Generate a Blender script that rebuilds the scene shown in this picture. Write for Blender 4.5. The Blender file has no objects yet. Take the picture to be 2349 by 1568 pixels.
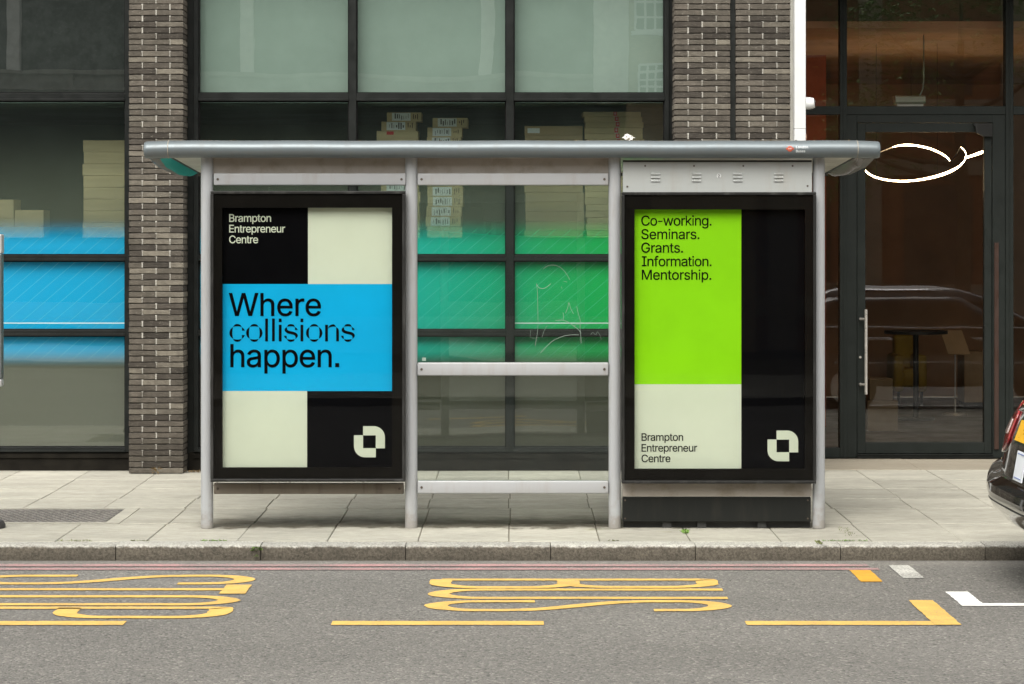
import bpy, bmesh, math, random
from mathutils import Vector, Matrix

scene = bpy.context.scene
COL = scene.collection
R = math.radians
random.seed(7)

# ------------------------------------------------------------------ camera
CAM_D, CAM_H = 17.0, 1.96
FPX, CX, CY = 5780.0, 1174.5, 544.0          # focal length / vanishing point measured on the photograph
cam_data = bpy.data.cameras.new("camera")
cam = bpy.data.objects.new("camera", cam_data)
COL.objects.link(cam)
cam.location = (0, -CAM_D, CAM_H)
cam.rotation_euler = (R(90), 0, 0)
cam_data.sensor_width = 36.0
cam_data.lens = FPX / 2349.0 * 36.0
cam_data.shift_x = 0.0
cam_data.shift_y = -(784.0 - CY) / 2349.0
cam_data.clip_end = 500
scene.camera = cam

# ------------------------------------------------------------------ world, sun, exposure
SUN_EL, SUN_AZ = R(52), R(195)               # azimuth clockwise from +Y
world = bpy.data.worlds.new("World")
scene.world = world
world.use_nodes = True
wn, wl = world.node_tree.nodes, world.node_tree.links
wn.clear()
w_out = wn.new("ShaderNodeOutputWorld")
w_bg = wn.new("ShaderNodeBackground")
w_hs = wn.new("ShaderNodeHueSaturation")
w_sky = wn.new("ShaderNodeTexSky")
w_sky.sky_type = 'NISHITA'
w_sky.sun_disc = False
w_sky.sun_elevation = SUN_EL
w_sky.sun_rotation = SUN_AZ
w_sky.air_density = 1.0
w_sky.dust_density = 3.0
w_hs.inputs['Saturation'].default_value = 0.12
w_bg.inputs['Strength'].default_value = 0.15
wl.new(w_sky.outputs[0], w_hs.inputs['Color'])
w_tint = wn.new("ShaderNodeMixRGB")
w_tint.blend_type = 'MULTIPLY'
w_tint.inputs[0].default_value = 1.0
w_tint.inputs[2].default_value = (1.0, 0.985, 0.945, 1)      # overcast, slightly warm
wl.new(w_hs.outputs[0], w_tint.inputs[1])
wl.new(w_tint.outputs[0], w_bg.inputs[0])
wl.new(w_bg.outputs[0], w_out.inputs[0])
sun_d = bpy.data.lights.new("sun", 'SUN')
sun_d.energy = 0.9
sun_d.angle = R(40)
sun_d.color = (1.0, 0.96, 0.90)
sun = bpy.data.objects.new("sun", sun_d)
COL.objects.link(sun)
sd = Vector((math.sin(SUN_AZ) * math.cos(SUN_EL), math.cos(SUN_AZ) * math.cos(SUN_EL), math.sin(SUN_EL)))
sun.rotation_euler = sd.to_track_quat('Z', 'Y').to_euler()
sun.location = sd * 40
scene.view_settings.view_transform = 'Standard'
scene.view_settings.look = 'None'
scene.view_settings.gamma = 1.0
scene.view_settings.exposure = 1.24
scene.cycles.max_bounces = 10
scene.cycles.transparent_max_bounces = 16
scene.cycles.glossy_bounces = 5
scene.cycles.use_denoising = True
scene.cycles.sample_clamp_indirect = 6.0


# ------------------------------------------------------------------ helpers
def PX(px, Y):
    return (px - CX) * (CAM_D + Y) / FPX


def PZ(py, Y):
    return CAM_H - (py - CY) * (CAM_D + Y) / FPX


def lin(r, g=None, b=None):
    def f(c):
        c /= 255.0
        return c / 12.92 if c <= 0.04045 else ((c + 0.055) / 1.055) ** 2.4
    if g is None:
        g = b = r
    return (f(r), f(g), f(b), 1.0)


class MB:
    """collects shapes and links them as ONE mesh object"""

    def __init__(self):
        self.v, self.f, self.m = [], [], []

    def add(self, vs, fs, mi=0):
        o = len(self.v)
        self.v += [tuple(p) for p in vs]
        for q in fs:
            self.f.append([o + i for i in q])
            self.m.append(mi)
        return self

    def box(self, x0, x1, y0, y1, z0, z1, mi=0):
        x0, x1 = min(x0, x1), max(x0, x1)
        y0, y1 = min(y0, y1), max(y0, y1)
        z0, z1 = min(z0, z1), max(z0, z1)
        vs = [(x0, y0, z0), (x1, y0, z0), (x1, y1, z0), (x0, y1, z0), (x0, y0, z1), (x1, y0, z1), (x1, y1, z1), (x0, y1, z1)]
        return self.add(vs, [(0, 3, 2, 1), (4, 5, 6, 7), (0, 1, 5, 4), (1, 2, 6, 5), (2, 3, 7, 6), (3, 0, 4, 7)], mi)

    def rbox(self, c, s, rz=0.0, ry=0.0, rx=0.0, mi=0):
        M = Matrix.Translation(c) @ Matrix.Rotation(rz, 4, 'Z') @ Matrix.Rotation(ry, 4, 'Y') @ Matrix.Rotation(rx, 4, 'X')
        hx, hy, hz = s[0] / 2, s[1] / 2, s[2] / 2
        vs = [M @ Vector(p) for p in [(-hx, -hy, -hz), (hx, -hy, -hz), (hx, hy, -hz), (-hx, hy, -hz), (-hx, -hy, hz), (hx, -hy, hz), (hx, hy, hz), (-hx, hy, hz)]]
        return self.add(vs, [(0, 3, 2, 1), (4, 5, 6, 7), (0, 1, 5, 4), (1, 2, 6, 5), (2, 3, 7, 6), (3, 0, 4, 7)], mi)

    def cyl(self, p0, p1, r0, r1=None, n=24, caps=True, mi=0):
        r1 = r0 if r1 is None else r1
        p0, p1 = Vector(p0), Vector(p1)
        d = (p1 - p0).normalized()
        a = d.orthogonal().normalized()
        b = d.cross(a)
        vs = []
        for p, r in ((p0, r0), (p1, r1)):
            for k in range(n):
                t = 2 * math.pi * k / n
                vs.append(p + (a * math.cos(t) + b * math.sin(t)) * r)
        fs = [(k, (k + 1) % n, n + (k + 1) % n, n + k) for k in range(n)]
        if caps:
            fs += [tuple(range(n - 1, -1, -1)), tuple(range(n, 2 * n))]
        return self.add(vs, fs, mi)

    def tube(self, pts, r, n=10, mi=0):
        pts = [Vector(p) for p in pts]
        rs = r if isinstance(r, (list, tuple)) else [r] * len(pts)
        vs, fs = [], []
        a = None
        for i, p in enumerate(pts):
            d = (pts[min(i + 1, len(pts) - 1)] - pts[max(i - 1, 0)]).normalized()
            if a is None:
                a = d.orthogonal().normalized()
            else:
                a = (a - d * a.dot(d)).normalized()
            b = d.cross(a)
            for k in range(n):
                t = 2 * math.pi * k / n
                vs.append(p + (a * math.cos(t) + b * math.sin(t)) * rs[i])
        for i in range(len(pts) - 1):
            for k in range(n):
                fs.append((i * n + k, i * n + (k + 1) % n, (i + 1) * n + (k + 1) % n, (i + 1) * n + k))
        fs += [tuple(range(n - 1, -1, -1)), tuple(range((len(pts) - 1) * n, len(pts) * n))]
        return self.add(vs, fs, mi)

    def grid(self, rows, mi=0, closed=False):
        n = len(rows[0])
        vs = [p for r in rows for p in r]
        fs = []
        for i in range(len(rows) - 1):
            for k in range(n if closed else n - 1):
                k2 = (k + 1) % n
                fs.append((i * n + k, i * n + k2, (i + 1) * n + k2, (i + 1) * n + k))
        return self.add(vs, fs, mi)

    def prism_x(self, prof, x0, x1, mi=0):
        """profile of (y,z) points extruded along x"""
        n = len(prof)
        vs = [(x0, y, z) for y, z in prof] + [(x1, y, z) for y, z in prof]
        fs = [(k, (k + 1) % n, n + (k + 1) % n, n + k) for k in range(n)]
        fs += [tuple(range(n - 1, -1, -1)), tuple(range(n, 2 * n))]
        return self.add(vs, fs, mi)

    def poly_xz(self, poly, y, mi=0):
        return self.add([(a, y, b) for a, b in poly], [tuple(range(len(poly)))], mi)

    def build(self, name, mat, parent=None, bevel=0.0, seg=2, smooth=False, loc=None, recalc=True):
        root = parent
        while root is not None and root.parent is not None:
            root = root.parent
        off = Vector(loc) if loc is not None else (Vector(root.location) if root is not None else Vector((0, 0, 0)))
        me = bpy.data.meshes.new(name)
        me.from_pydata([tuple(Vector(p) - off) for p in self.v], [], self.f)
        mats = mat if isinstance(mat, (list, tuple)) else [mat]
        for m in mats:
            me.materials.append(m)
        if len(mats) > 1:
            me.polygons.foreach_set('material_index', self.m)
        bm = bmesh.new()
        bm.from_mesh(me)
        if recalc:
            bmesh.ops.recalc_face_normals(bm, faces=bm.faces)
        if bevel > 0:
            es = [e for e in bm.edges if len(e.link_faces) == 2 and e.calc_face_angle(0) > 0.5]
            bmesh.ops.bevel(bm, geom=es, offset=bevel, segments=seg, affect='EDGES', profile=0.5)
        if smooth:
            for f in bm.faces:
                f.smooth = True
            for e in bm.edges:
                if len(e.link_faces) == 2 and e.calc_face_angle(0) > R(38):
                    e.smooth = False
        bm.to_mesh(me)
        bm.free()
        o = bpy.data.objects.new(name, me)
        COL.objects.link(o)
        if parent is not None:
            o.parent = parent
        elif loc is not None:
            o.location = loc
        return o


def tag(o, label=None, cat=None, group=None, kind=None):
    if label:
        o['label'] = label
    if cat:
        o['category'] = cat
    if group:
        o['group'] = group
    if kind:
        o['kind'] = kind
    return o


def thing(name, label, cat, loc=(0, 0, 0), group=None):
    o = bpy.data.objects.new(name, None)
    COL.objects.link(o)
    o.location = loc
    o.empty_display_size = 0.2
    return tag(o, label, cat, group)


# ------------------------------------------------------------------ materials
def new_mat(name):
    m = bpy.data.materials.new(name)
    m.use_nodes = True
    nt = m.node_tree
    nt.nodes.clear()
    return m, nt.nodes, nt.links


def _set(n, k, v):
    if hasattr(v, 'is_linked') or hasattr(v, 'links'):
        n.id_data.links.new(v, n.inputs[k])
    else:
        n.inputs[k].default_value = v


def node(nt, typ, **kw):
    n = nt.nodes.new(typ)
    for k, v in kw.items():
        if k.startswith('_'):
            setattr(n, k[1:], v)
    for k, v in kw.items():
        if not k.startswith('_'):
            key = int(k[1:]) if k[0] == 'i' and k[1:].isdigit() else k.replace('__', ' ')
            _set(n, key, v)
    return n


def math_n(nt, op, a, b=None, c=None, clamp=False):
    n = nt.nodes.new('ShaderNodeMath')
    n.operation = op
    n.use_clamp = clamp
    _set(n, 0, a)
    if b is not None:
        _set(n, 1, b)
    if c is not None:
        _set(n, 2, c)
    return n.outputs[0]


def maprange(nt, v, a, b, c=0.0, d=1.0, smooth=True):
    n = nt.nodes.new('ShaderNodeMapRange')
    n.interpolation_type = 'SMOOTHSTEP' if smooth else 'LINEAR'
    _set(n, 0, v)
    for i, q in enumerate((a, b, c, d)):
        n.inputs[1 + i].default_value = q
    return n.outputs[0]


def mixc(nt, fac, a, b, mode='MIX'):
    n = nt.nodes.new('ShaderNodeMixRGB')
    n.blend_type = mode
    _set(n, 0, fac)
    _set(n, 1, a)
    _set(n, 2, b)
    return n.outputs[0]


def noise(nt, scale, detail=4, rough=0.55, vec=None, dist=0.0):
    n = nt.nodes.new('ShaderNodeTexNoise')
    n.inputs['Scale'].default_value = scale
    n.inputs['Detail'].default_value = detail
    n.inputs['Roughness'].default_value = rough
    n.inputs['Distortion'].default_value = dist
    if vec is not None:
        nt.links.new(vec, n.inputs['Vector'])
    return n.outputs[0]


def world_pos(nt, scale=None):
    g = nt.nodes.new('ShaderNodeNewGeometry').outputs['Position']
    if scale is None:
        return g
    v = nt.nodes.new('ShaderNodeVectorMath')
    v.operation = 'MULTIPLY'
    nt.links.new(g, v.inputs[0])
    v.inputs[1].default_value = scale
    return v.outputs[0]


def bump(nt, h, strength=0.3, dist=0.01):
    n = nt.nodes.new('ShaderNodeBump')
    n.inputs['Strength'].default_value = strength
    n.inputs['Distance'].default_value = dist
    nt.links.new(h, n.inputs['Height'])
    return n.outputs[0]


def principled(nt, color, rough=0.5, metal=0.0, spec=0.5, normal=None, coat=0.0):
    p = nt.nodes.new('ShaderNodeBsdfPrincipled')
    _set(p, 'Base Color', color)
    _set(p, 'Roughness', rough)
    p.inputs['Metallic'].default_value = metal
    p.inputs['Specular IOR Level'].default_value = spec
    p.inputs['Coat Weight'].default_value = coat
    p.inputs['Coat Roughness'].default_value = 0.03
    if normal is not None:
        nt.links.new(normal, p.inputs['Normal'])
    return p.outputs[0]


def finish(nt, shader):
    o = nt.nodes.new('ShaderNodeOutputMaterial')
    nt.links.new(shader, o.inputs[0])


def plain(name, color, rough=0.5, metal=0.0, spec=0.5, vary=0.12, scale=6.0, bmp=0.0, bscale=60.0, coat=0.0, stretch=(1, 1, 1), rvar=0.1):
    """painted or coated surface with slight mottling and roughness variation"""
    m, N, L = new_mat(name)
    nt = m.node_tree
    pos = world_pos(nt, stretch)
    n1 = noise(nt, scale, 5, 0.6, pos)
    k = maprange(nt, n1, 0.3, 0.7, 1 - vary, 1 + vary * 0.6)
    hs = nt.nodes.new('ShaderNodeHueSaturation')
    hs.inputs['Color'].default_value = color
    L.new(k, hs.inputs['Value'])
    rr = maprange(nt, noise(nt, scale * 2.3, 4, 0.6, pos), 0.3, 0.7, max(0.02, rough - rvar), min(1, rough + rvar))
    nrm = bump(nt, noise(nt, bscale, 3, 0.6, pos), bmp, 0.004) if bmp > 0 else None
    finish(nt, principled(nt, hs.outputs[0], rr, metal, spec, nrm, coat))
    return m


def dirty(name, color, dirt, rough=0.4, metal=0.0, amount=0.5, z_low=None, spec=0.5, speck=True, streak=True):
    """painted metal with dirt streaks, small chips and (optionally) a dirtier foot"""
    m, N, L = new_mat(name)
    nt = m.node_tree
    pos = world_pos(nt, (6, 6, 0.9) if streak else (2, 2, 2))
    n1 = noise(nt, 2.2, 6, 0.65, pos)
    f = maprange(nt, n1, 0.47, 0.72, 0.0, amount)
    if speck:
        n2 = noise(nt, 55, 3, 0.6, world_pos(nt))
        s = maprange(nt, n2, 0.66, 0.74, 0.0, 0.55)
        f = math_n(nt, 'MAXIMUM', f, math_n(nt, 'MULTIPLY', s, amount))
    if z_low is not None:
        sx = nt.nodes.new('ShaderNodeSeparateXYZ')
        L.new(world_pos(nt), sx.inputs[0])
        zz = math_n(nt, 'ADD', sx.outputs[2], maprange(nt, noise(nt, 9, 4, 0.6, world_pos(nt)), 0.3, 0.7, -0.1, 0.1))
        f = math_n(nt, 'MAXIMUM', f, maprange(nt, zz, z_low, z_low + 0.22, 0.6, 0.0))
    c = mixc(nt, f, color, dirt)
    rr = math_n(nt, 'ADD', rough, math_n(nt, 'MULTIPLY', f, 0.35), clamp=True)
    finish(nt, principled(nt, c, rr, metal, spec))
    return m


def thin_glass(name, tint=(0.85, 0.9, 0.87, 1), refl=2.0, wave=0.0, grime_haze=0.0, rough=0.0):
    """one-sheet glazing: tinted see-through pane with Fresnel reflection"""
    m, N, L = new_mat(name)
    nt = m.node_tree
    nrm = None
    if wave > 0:
        nrm = bump(nt, noise(nt, 1.3, 2, 0.4, world_pos(nt, (1, 1, 2.2))), wave, 0.05)
    fr = nt.nodes.new('ShaderNodeFresnel')
    fr.inputs['IOR'].default_value = 1.5
    fac = math_n(nt, 'MULTIPLY', fr.outputs[0], refl, clamp=True)
    tr = nt.nodes.new('ShaderNodeBsdfTransparent')
    tr.inputs[0].default_value = tint
    gl = nt.nodes.new('ShaderNodeBsdfGlossy')
    gl.inputs['Roughness'].default_value = rough
    if nrm is not None:
        L.new(nrm, gl.inputs['Normal'])
    base = tr.outputs[0]
    if grime_haze > 0:
        df = nt.nodes.new('ShaderNodeBsdfDiffuse')
        df.inputs[0].default_value = (0.32, 0.42, 0.37, 1)  # green-grey veil: surface dirt plus painted haze standing in for reflections
        g1 = maprange(nt, noise(nt, 3.0, 6, 0.7, world_pos(nt, (1, 1, 0.5))), 0.35, 0.8, grime_haze * 0.4, grime_haze)
        g2 = maprange(nt, noise(nt, 90, 2, 0.5, world_pos(nt)), 0.70, 0.76, 0.0, grime_haze * 2.5)
        mg = nt.nodes.new('ShaderNodeMixShader')
        L.new(math_n(nt, 'ADD', g1, g2, clamp=True), mg.inputs[0])
        L.new(base, mg.inputs[1])
        L.new(df.outputs[0], mg.inputs[2])
        base = mg.outputs[0]
    mx = nt.nodes.new('ShaderNodeMixShader')
    L.new(fac, mx.inputs[0])
    L.new(base, mx.inputs[1])
    L.new(gl.outputs[0], mx.inputs[2])
    finish(nt, mx.outputs[0])
    return m


def emit(name, color, strength):
    m, N, L = new_mat(name)
    e = N.new('ShaderNodeEmission')
    e.inputs[0].default_value = color
    e.inputs[1].default_value = strength
    finish(m.node_tree, e.outputs[0])
    return m


def brick_mat(name, cols, mort=None, lichen=(150, 145, 132)):
    m, N, L = new_mat(name)
    nt = m.node_tree
    g = nt.nodes.new('ShaderNodeNewGeometry')
    cr = nt.nodes.new('ShaderNodeValToRGB')
    L.new(g.outputs['Random Per Island'], cr.inputs[0])
    el = cr.color_ramp.elements
    el[0].position, el[0].color = 0.0, lin(*cols[0])
    el[1].position, el[1].color = 1.0, lin(*cols[-1])
    for i, c in enumerate(cols[1:-1]):
        e = el.new((i + 1) / (len(cols) - 1))
        e.color = lin(*c)
    pos = world_pos(nt)
    n1 = noise(nt, 16, 6, 0.7, pos)
    hs = nt.nodes.new('ShaderNodeHueSaturation')
    L.new(cr.outputs[0], hs.inputs['Color'])
    L.new(maprange(nt, n1, 0.25, 0.75, 0.74, 1.24), hs.inputs['Value'])
    n2 = noise(nt, 30, 5, 0.7, world_pos(nt, (1, 1, 2.4)))
    pale = maprange(nt, n2, 0.56, 0.72, 0.0, 0.55)
    sxb = nt.nodes.new('ShaderNodeSeparateXYZ')
    L.new(pos, sxb.inputs[0])
    zb_ = math_n(nt, 'ADD', sxb.outputs[2], maprange(nt, noise(nt, 4, 5, 0.65, pos), 0.3, 0.7, -0.3, 0.3))
    soot = maprange(nt, zb_, 0.25, 1.1, 0.30, 0.0)                # splash dirt on the lowest courses
    c = mixc(nt, pale, hs.outputs[0], lin(*lichen))
    c = mixc(nt, soot, c, (0.045, 0.038, 0.030, 1))
    n3 = noise(nt, 120, 4, 0.7, pos)
    hh = math_n(nt, 'ADD', n3, math_n(nt, 'MULTIPLY', n2, 1.4))
    finish(nt, principled(nt, c, 0.9, 0, 0.2, bump(nt, hh, 0.6, 0.006)))
    return m


def asphalt_mat():
    m, N, L = new_mat('asphalt')
    nt = m.node_tree
    pos = world_pos(nt)
    v = nt.nodes.new('ShaderNodeTexVoronoi')
    v.inputs['Scale'].default_value = 78
    L.new(pos, v.inputs['Vector'])
    sp = nt.nodes.new('ShaderNodeSeparateColor')
    L.new(v.outputs['Color'], sp.inputs[0])
    cr = nt.nodes.new('ShaderNodeValToRGB')
    L.new(sp.outputs[0], cr.inputs[0])
    el = cr.color_ramp.elements
    el[0].position, el[0].color = 0.0, (0.092, 0.088, 0.080, 1)
    el[1].position, el[1].color = 1.0, (0.315, 0.300, 0.268, 1)
    e = el.new(0.16); e.color = (0.160, 0.154, 0.142, 1)
    e = el.new(0.85); e.color = (0.196, 0.187, 0.169, 1)
    n1 = noise(nt, 0.55, 5, 0.6, world_pos(nt, (0.5, 1, 1)))
    n2 = noise(nt, 150, 3, 0.7, pos)
    k = math_n(nt, 'MULTIPLY', maprange(nt, n1, 0.3, 0.7, 0.88, 1.08), maprange(nt, n2, 0.3, 0.7, 0.80, 1.18))
    # gutter dirt along the kerb foot
    sx = nt.nodes.new('ShaderNodeSeparateXYZ')
    L.new(pos, sx.inputs[0])
    yy = math_n(nt, 'ADD', sx.outputs[1], maprange(nt, noise(nt, 3, 4, 0.6, pos), 0.3, 0.7, -0.04, 0.04))
    gut = maprange(nt, yy, -1.06, -0.96, 1.0, 0.70)
    k = math_n(nt, 'MULTIPLY', k, gut)
    hs = nt.nodes.new('ShaderNodeHueSaturation')
    L.new(cr.outputs[0], hs.inputs['Color'])
    L.new(k, hs.inputs['Value'])
    dust = maprange(nt, yy, -1.28, -1.10, 0.0, 0.35)
    c = mixc(nt, dust, hs.outputs[0], (0.25, 0.235, 0.205, 1))
    hh = math_n(nt, 'SUBTRACT', n2, math_n(nt, 'MULTIPLY', v.outputs['Distance'], 1.5))
    finish(nt, principled(nt, c, 0.88, 0, 0.25, bump(nt, hh, 0.75, 0.008)))
    return m


def paint_mat(name, color, worn=0.35, under=(0.17, 0.165, 0.155, 1)):
    """thermoplastic road paint, chipped to the asphalt in places"""
    m, N, L = new_mat(name)
    nt = m.node_tree
    pos = world_pos(nt)
    n1 = noise(nt, 75, 4, 0.7, pos)
    n2 = noise(nt, 2.2, 4, 0.6, pos)
    f = math_n(nt, 'ADD', n1, math_n(nt, 'MULTIPLY', math_n(nt, 'SUBTRACT', n2, 0.5), 0.35))
    f = maprange(nt, f, 0.62 - worn * 0.35, 0.74 - worn * 0.25, 0.0, min(1.0, 0.25 + worn))
    hs = nt.nodes.new('ShaderNodeHueSaturation')
    hs.inputs['Color'].default_value = color
    L.new(maprange(nt, noise(nt, 7, 5, 0.6, pos), 0.3, 0.7, 0.86, 1.06), hs.inputs['Value'])
    c = mixc(nt, f, hs.outputs[0], under)
    finish(nt, principled(nt, c, 0.8, 0, 0.25, bump(nt, n1, 0.5, 0.004)))
    return m


def paving_mat():
    m, N, L = new_mat('paving')
    nt = m.node_tree
    pos = world_pos(nt)
    g = nt.nodes.new('ShaderNodeNewGeometry')
    n1 = noise(nt, 1.6, 6, 0.65, world_pos(nt, (0.6, 1.6, 1)))
    n2 = noise(nt, 14, 5, 0.7, world_pos(nt, (0.7, 1.3, 1)))
    n3 = noise(nt, 160, 3, 0.7, pos)
    k = math_n(nt, 'MULTIPLY', maprange(nt, n1, 0.28, 0.72, 0.80, 1.09), maprange(nt, n2, 0.3, 0.7, 0.86, 1.08))
    k = math_n(nt, 'MULTIPLY', k, maprange(nt, n3, 0.3, 0.7, 0.90, 1.09))
    k = math_n(nt, 'MULTIPLY', k, maprange(nt, g.outputs['Random Per Island'], 0, 1, 0.88, 1.05, False))
    hs = nt.nodes.new('ShaderNodeHueSaturation')
    hs.inputs['Color'].default_value = (0.388, 0.372, 0.312, 1)
    L.new(k, hs.inputs['Value'])
    # brown dirt along the shelter foot, deepened to imitate contact shadow
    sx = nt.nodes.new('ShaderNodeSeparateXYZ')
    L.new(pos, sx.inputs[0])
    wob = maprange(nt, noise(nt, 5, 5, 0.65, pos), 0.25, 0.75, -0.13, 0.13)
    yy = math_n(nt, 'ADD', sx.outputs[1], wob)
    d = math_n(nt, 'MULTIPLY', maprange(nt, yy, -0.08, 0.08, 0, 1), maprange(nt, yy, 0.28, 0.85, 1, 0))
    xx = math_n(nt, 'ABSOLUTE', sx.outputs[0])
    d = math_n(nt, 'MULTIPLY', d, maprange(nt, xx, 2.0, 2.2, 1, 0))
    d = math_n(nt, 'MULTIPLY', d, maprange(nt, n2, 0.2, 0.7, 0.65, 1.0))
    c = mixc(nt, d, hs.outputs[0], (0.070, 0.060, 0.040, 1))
    # thin green algae near the post feet
    a = math_n(nt, 'MULTIPLY', maprange(nt, noise(nt, 2.7, 5, 0.7, pos), 0.58, 0.72, 0, 0.35), maprange(nt, yy, 0.0, 0.12, 1, 0))
    a = math_n(nt, 'MULTIPLY', a, maprange(nt, yy, -0.45, -0.1, 0, 1))
    c = mixc(nt, a, c, (0.20, 0.21, 0.09, 1))
    # shop-threshold brown strip by the entrance
    t = math_n(nt, 'MULTIPLY', maprange(nt, sx.outputs[1], 4.22, 4.26, 0, 1), 0.6)
    c = mixc(nt, t, c, (0.23, 0.19, 0.135, 1))
    finish(nt, principled(nt, c, 0.85, 0, 0.3, bump(nt, math_n(nt, 'ADD', n3, n2), 0.35, 0.004)))
    return m


def kerb_mat():
    m, N, L = new_mat('granite_kerb')
    nt = m.node_tree
    pos = world_pos(nt)
    n1 = noise(nt, 70, 4, 0.75, pos)
    n2 = noise(nt, 6, 5, 0.65, pos)
    g = nt.nodes.new('ShaderNodeNewGeometry')
    sx = nt.nodes.new('ShaderNodeSeparateXYZ')
    L.new(pos, sx.inputs[0])
    # paler at the top, darker lower down the riser
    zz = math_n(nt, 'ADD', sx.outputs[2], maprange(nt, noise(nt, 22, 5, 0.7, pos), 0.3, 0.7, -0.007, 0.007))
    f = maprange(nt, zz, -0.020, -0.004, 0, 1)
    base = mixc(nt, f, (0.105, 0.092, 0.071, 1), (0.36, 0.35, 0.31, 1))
    k = maprange(nt, n1, 0.28, 0.72, 0.50, 1.45)
    k = math_n(nt, 'MULTIPLY', k, maprange(nt, g.outputs['Random Per Island'], 0, 1, 0.88, 1.1, False))
    k = math_n(nt, 'MULTIPLY', k, maprange(nt, n2, 0.25, 0.75, 0.85, 1.12))
    hs = nt.nodes.new('ShaderNodeHueSaturation')
    L.new(base, hs.inputs['Color'])
    L.new(k, hs.inputs['Value'])
    finish(nt, principled(nt, hs.outputs[0], 0.85, 0, 0.35, bump(nt, n1, 0.8, 0.008)))
    return m


def film_mat(name, left=True):
    """printed window film: blue to green print with pale diagonal lines, fading to clear above and to frosted grey below"""
    m, N, L = new_mat(name)
    nt = m.node_tree
    pos = world_pos(nt)
    sx = nt.nodes.new('ShaderNodeSeparateXYZ')
    L.new(pos, sx.inputs[0])
    X, Z = sx.outputs[0], sx.outputs[2]
    cr = nt.nodes.new('ShaderNodeValToRGB')
    L.new(maprange(nt, X, -4.4, 1.4, 0, 1, False), cr.inputs[0])
    stops = [(-4.4, (0, 170, 222)), (-3.2, (0, 166, 214)), (-2.6, (0, 166, 196)), (-0.8, (0, 180, 164)), (-0.05, (0, 168, 122)), (0.35, (0, 172, 100)), (0.85, (0, 176, 84)), (1.4, (20, 176, 60))]
    el = cr.color_ramp.elements
    for i, (x, c) in enumerate(stops):
        p = (x + 4.4) / 5.8
        if i == 0:
            el[0].position, el[0].color = 0.0, lin(*c)
        elif i == len(stops) - 1:
            el[1].position, el[1].color = 1.0, lin(*c)
    for x, c in stops[1:-1]:
        e = el.new((x + 4.4) / 5.8)
        e.color = lin(*c)
    u = math_n(nt, 'DIVIDE', math_n(nt, 'SUBTRACT', X, math_n(nt, 'DIVIDE', Z, 0.86)), 0.133)
    fr = math_n(nt, 'FRACT', math_n(nt, 'ADD', u, 100.0))
    line = math_n(nt, 'LESS_THAN', fr, 0.045)
    c = mixc(nt, math_n(nt, 'MULTIPLY', line, 0.24), cr.outputs[0], (0.35, 0.85, 0.80, 1))
    hl = math_n(nt, 'LESS_THAN', math_n(nt, 'ABSOLUTE', math_n(nt, 'SUBTRACT', Z, 1.238)), 0.0045)
    if not left:
        hl = math_n(nt, 'MULTIPLY', hl, math_n(nt, 'GREATER_THAN', X, 0.0))
    c = mixc(nt, hl, c, (0.85, 0.9, 0.9, 1))
    low = maprange(nt, Z, 0.86, 1.05, 0, 1)               # print fades into the frosted strip below
    c = mixc(nt, low, (0.118, 0.113, 0.083, 1) if left else (0.056, 0.047, 0.030, 1), c)
    top = maprange(nt, Z, 1.87, 2.13, 1, 0)               # and to clear glass above, through a frosted haze
    haze = maprange(nt, Z, 2.02, 3.0, 0.60, 0)
    a = math_n(nt, 'MAXIMUM', math_n(nt, 'MULTIPLY', top, 0.97), haze)
    c = mixc(nt, math_n(nt, 'DIVIDE', top, math_n(nt, 'MAXIMUM', a, 0.01), clamp=True), (0.115, 0.125, 0.092, 1), c)
    pr = principled(nt, c, 0.6, 0, 0.2)
    tr = nt.nodes.new('ShaderNodeBsdfTransparent')
    mx = nt.nodes.new('ShaderNodeMixShader')
    L.new(a, mx.inputs[0])
    L.new(tr.outputs[0], mx.inputs[1])
    L.new(pr, mx.inputs[2])
    finish(nt, mx.outputs[0])
    return m


M = {}
M['asphalt'] = asphalt_mat()
M['paving'] = paving_mat()
M['mortar_bed'] = plain('joint_sand', (0.15, 0.13, 0.09, 1), 0.95, vary=0.4, scale=20)
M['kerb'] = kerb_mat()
M['yellow'] = paint_mat('yellow_road_paint', (0.62, 0.395, 0.105, 1), 0.30)
M['amber'] = paint_mat('amber_road_paint', (0.60, 0.315, 0.04, 1), 0.25)
M['red'] = paint_mat('faded_red_road_paint', (0.44, 0.235, 0.23, 1), 0.62)
M['white_paint'] = paint_mat('white_road_paint', (0.78, 0.77, 0.73, 1), 0.08)
M['worn_white'] = paint_mat('worn_white_road_paint', (0.55, 0.54, 0.49, 1), 0.5)
M['post'] = dirty('grey_post_paint', (0.335, 0.346, 0.354, 1), (0.20, 0.17, 0.125, 1), 0.38, 0, 0.30, z_low=0.0)
M['rail'] = dirty('grey_rail_paint', (0.338, 0.344, 0.350, 1), (0.25, 0.22, 0.17, 1), 0.36, 0, 0.30)
M['fascia'] = dirty('grimy_fascia', (0.30, 0.27, 0.235, 1), (0.17, 0.14, 0.10, 1), 0.55, 0, 0.7, streak=False)
M['grime_rail'] = dirty('grimy_lower_rail', (0.16, 0.135, 0.105, 1), (0.09, 0.072, 0.055, 1), 0.6, 0, 0.7)
M['vent'] = dirty('grey_vent_panel_paint', (0.36, 0.375, 0.36, 1), (0.30, 0.27, 0.22, 1), 0.42, 0, 0.35)
M['gutter'] = dirty('silver_roof_edge', (0.140, 0.165, 0.175, 1), (0.14, 0.13, 0.115, 1), 0.36, 0.30, 0.2, spec=0.5)
M['cap_grey'] = dirty('grey_end_cap', (0.135, 0.132, 0.122, 1), (0.10, 0.09, 0.07, 1), 0.4, 0, 0.2, spec=0.35)
M['roof_top'] = plain('roof_deck_dust', (0.36, 0.32, 0.25, 1), 0.9, vary=0.4, scale=14)
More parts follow.
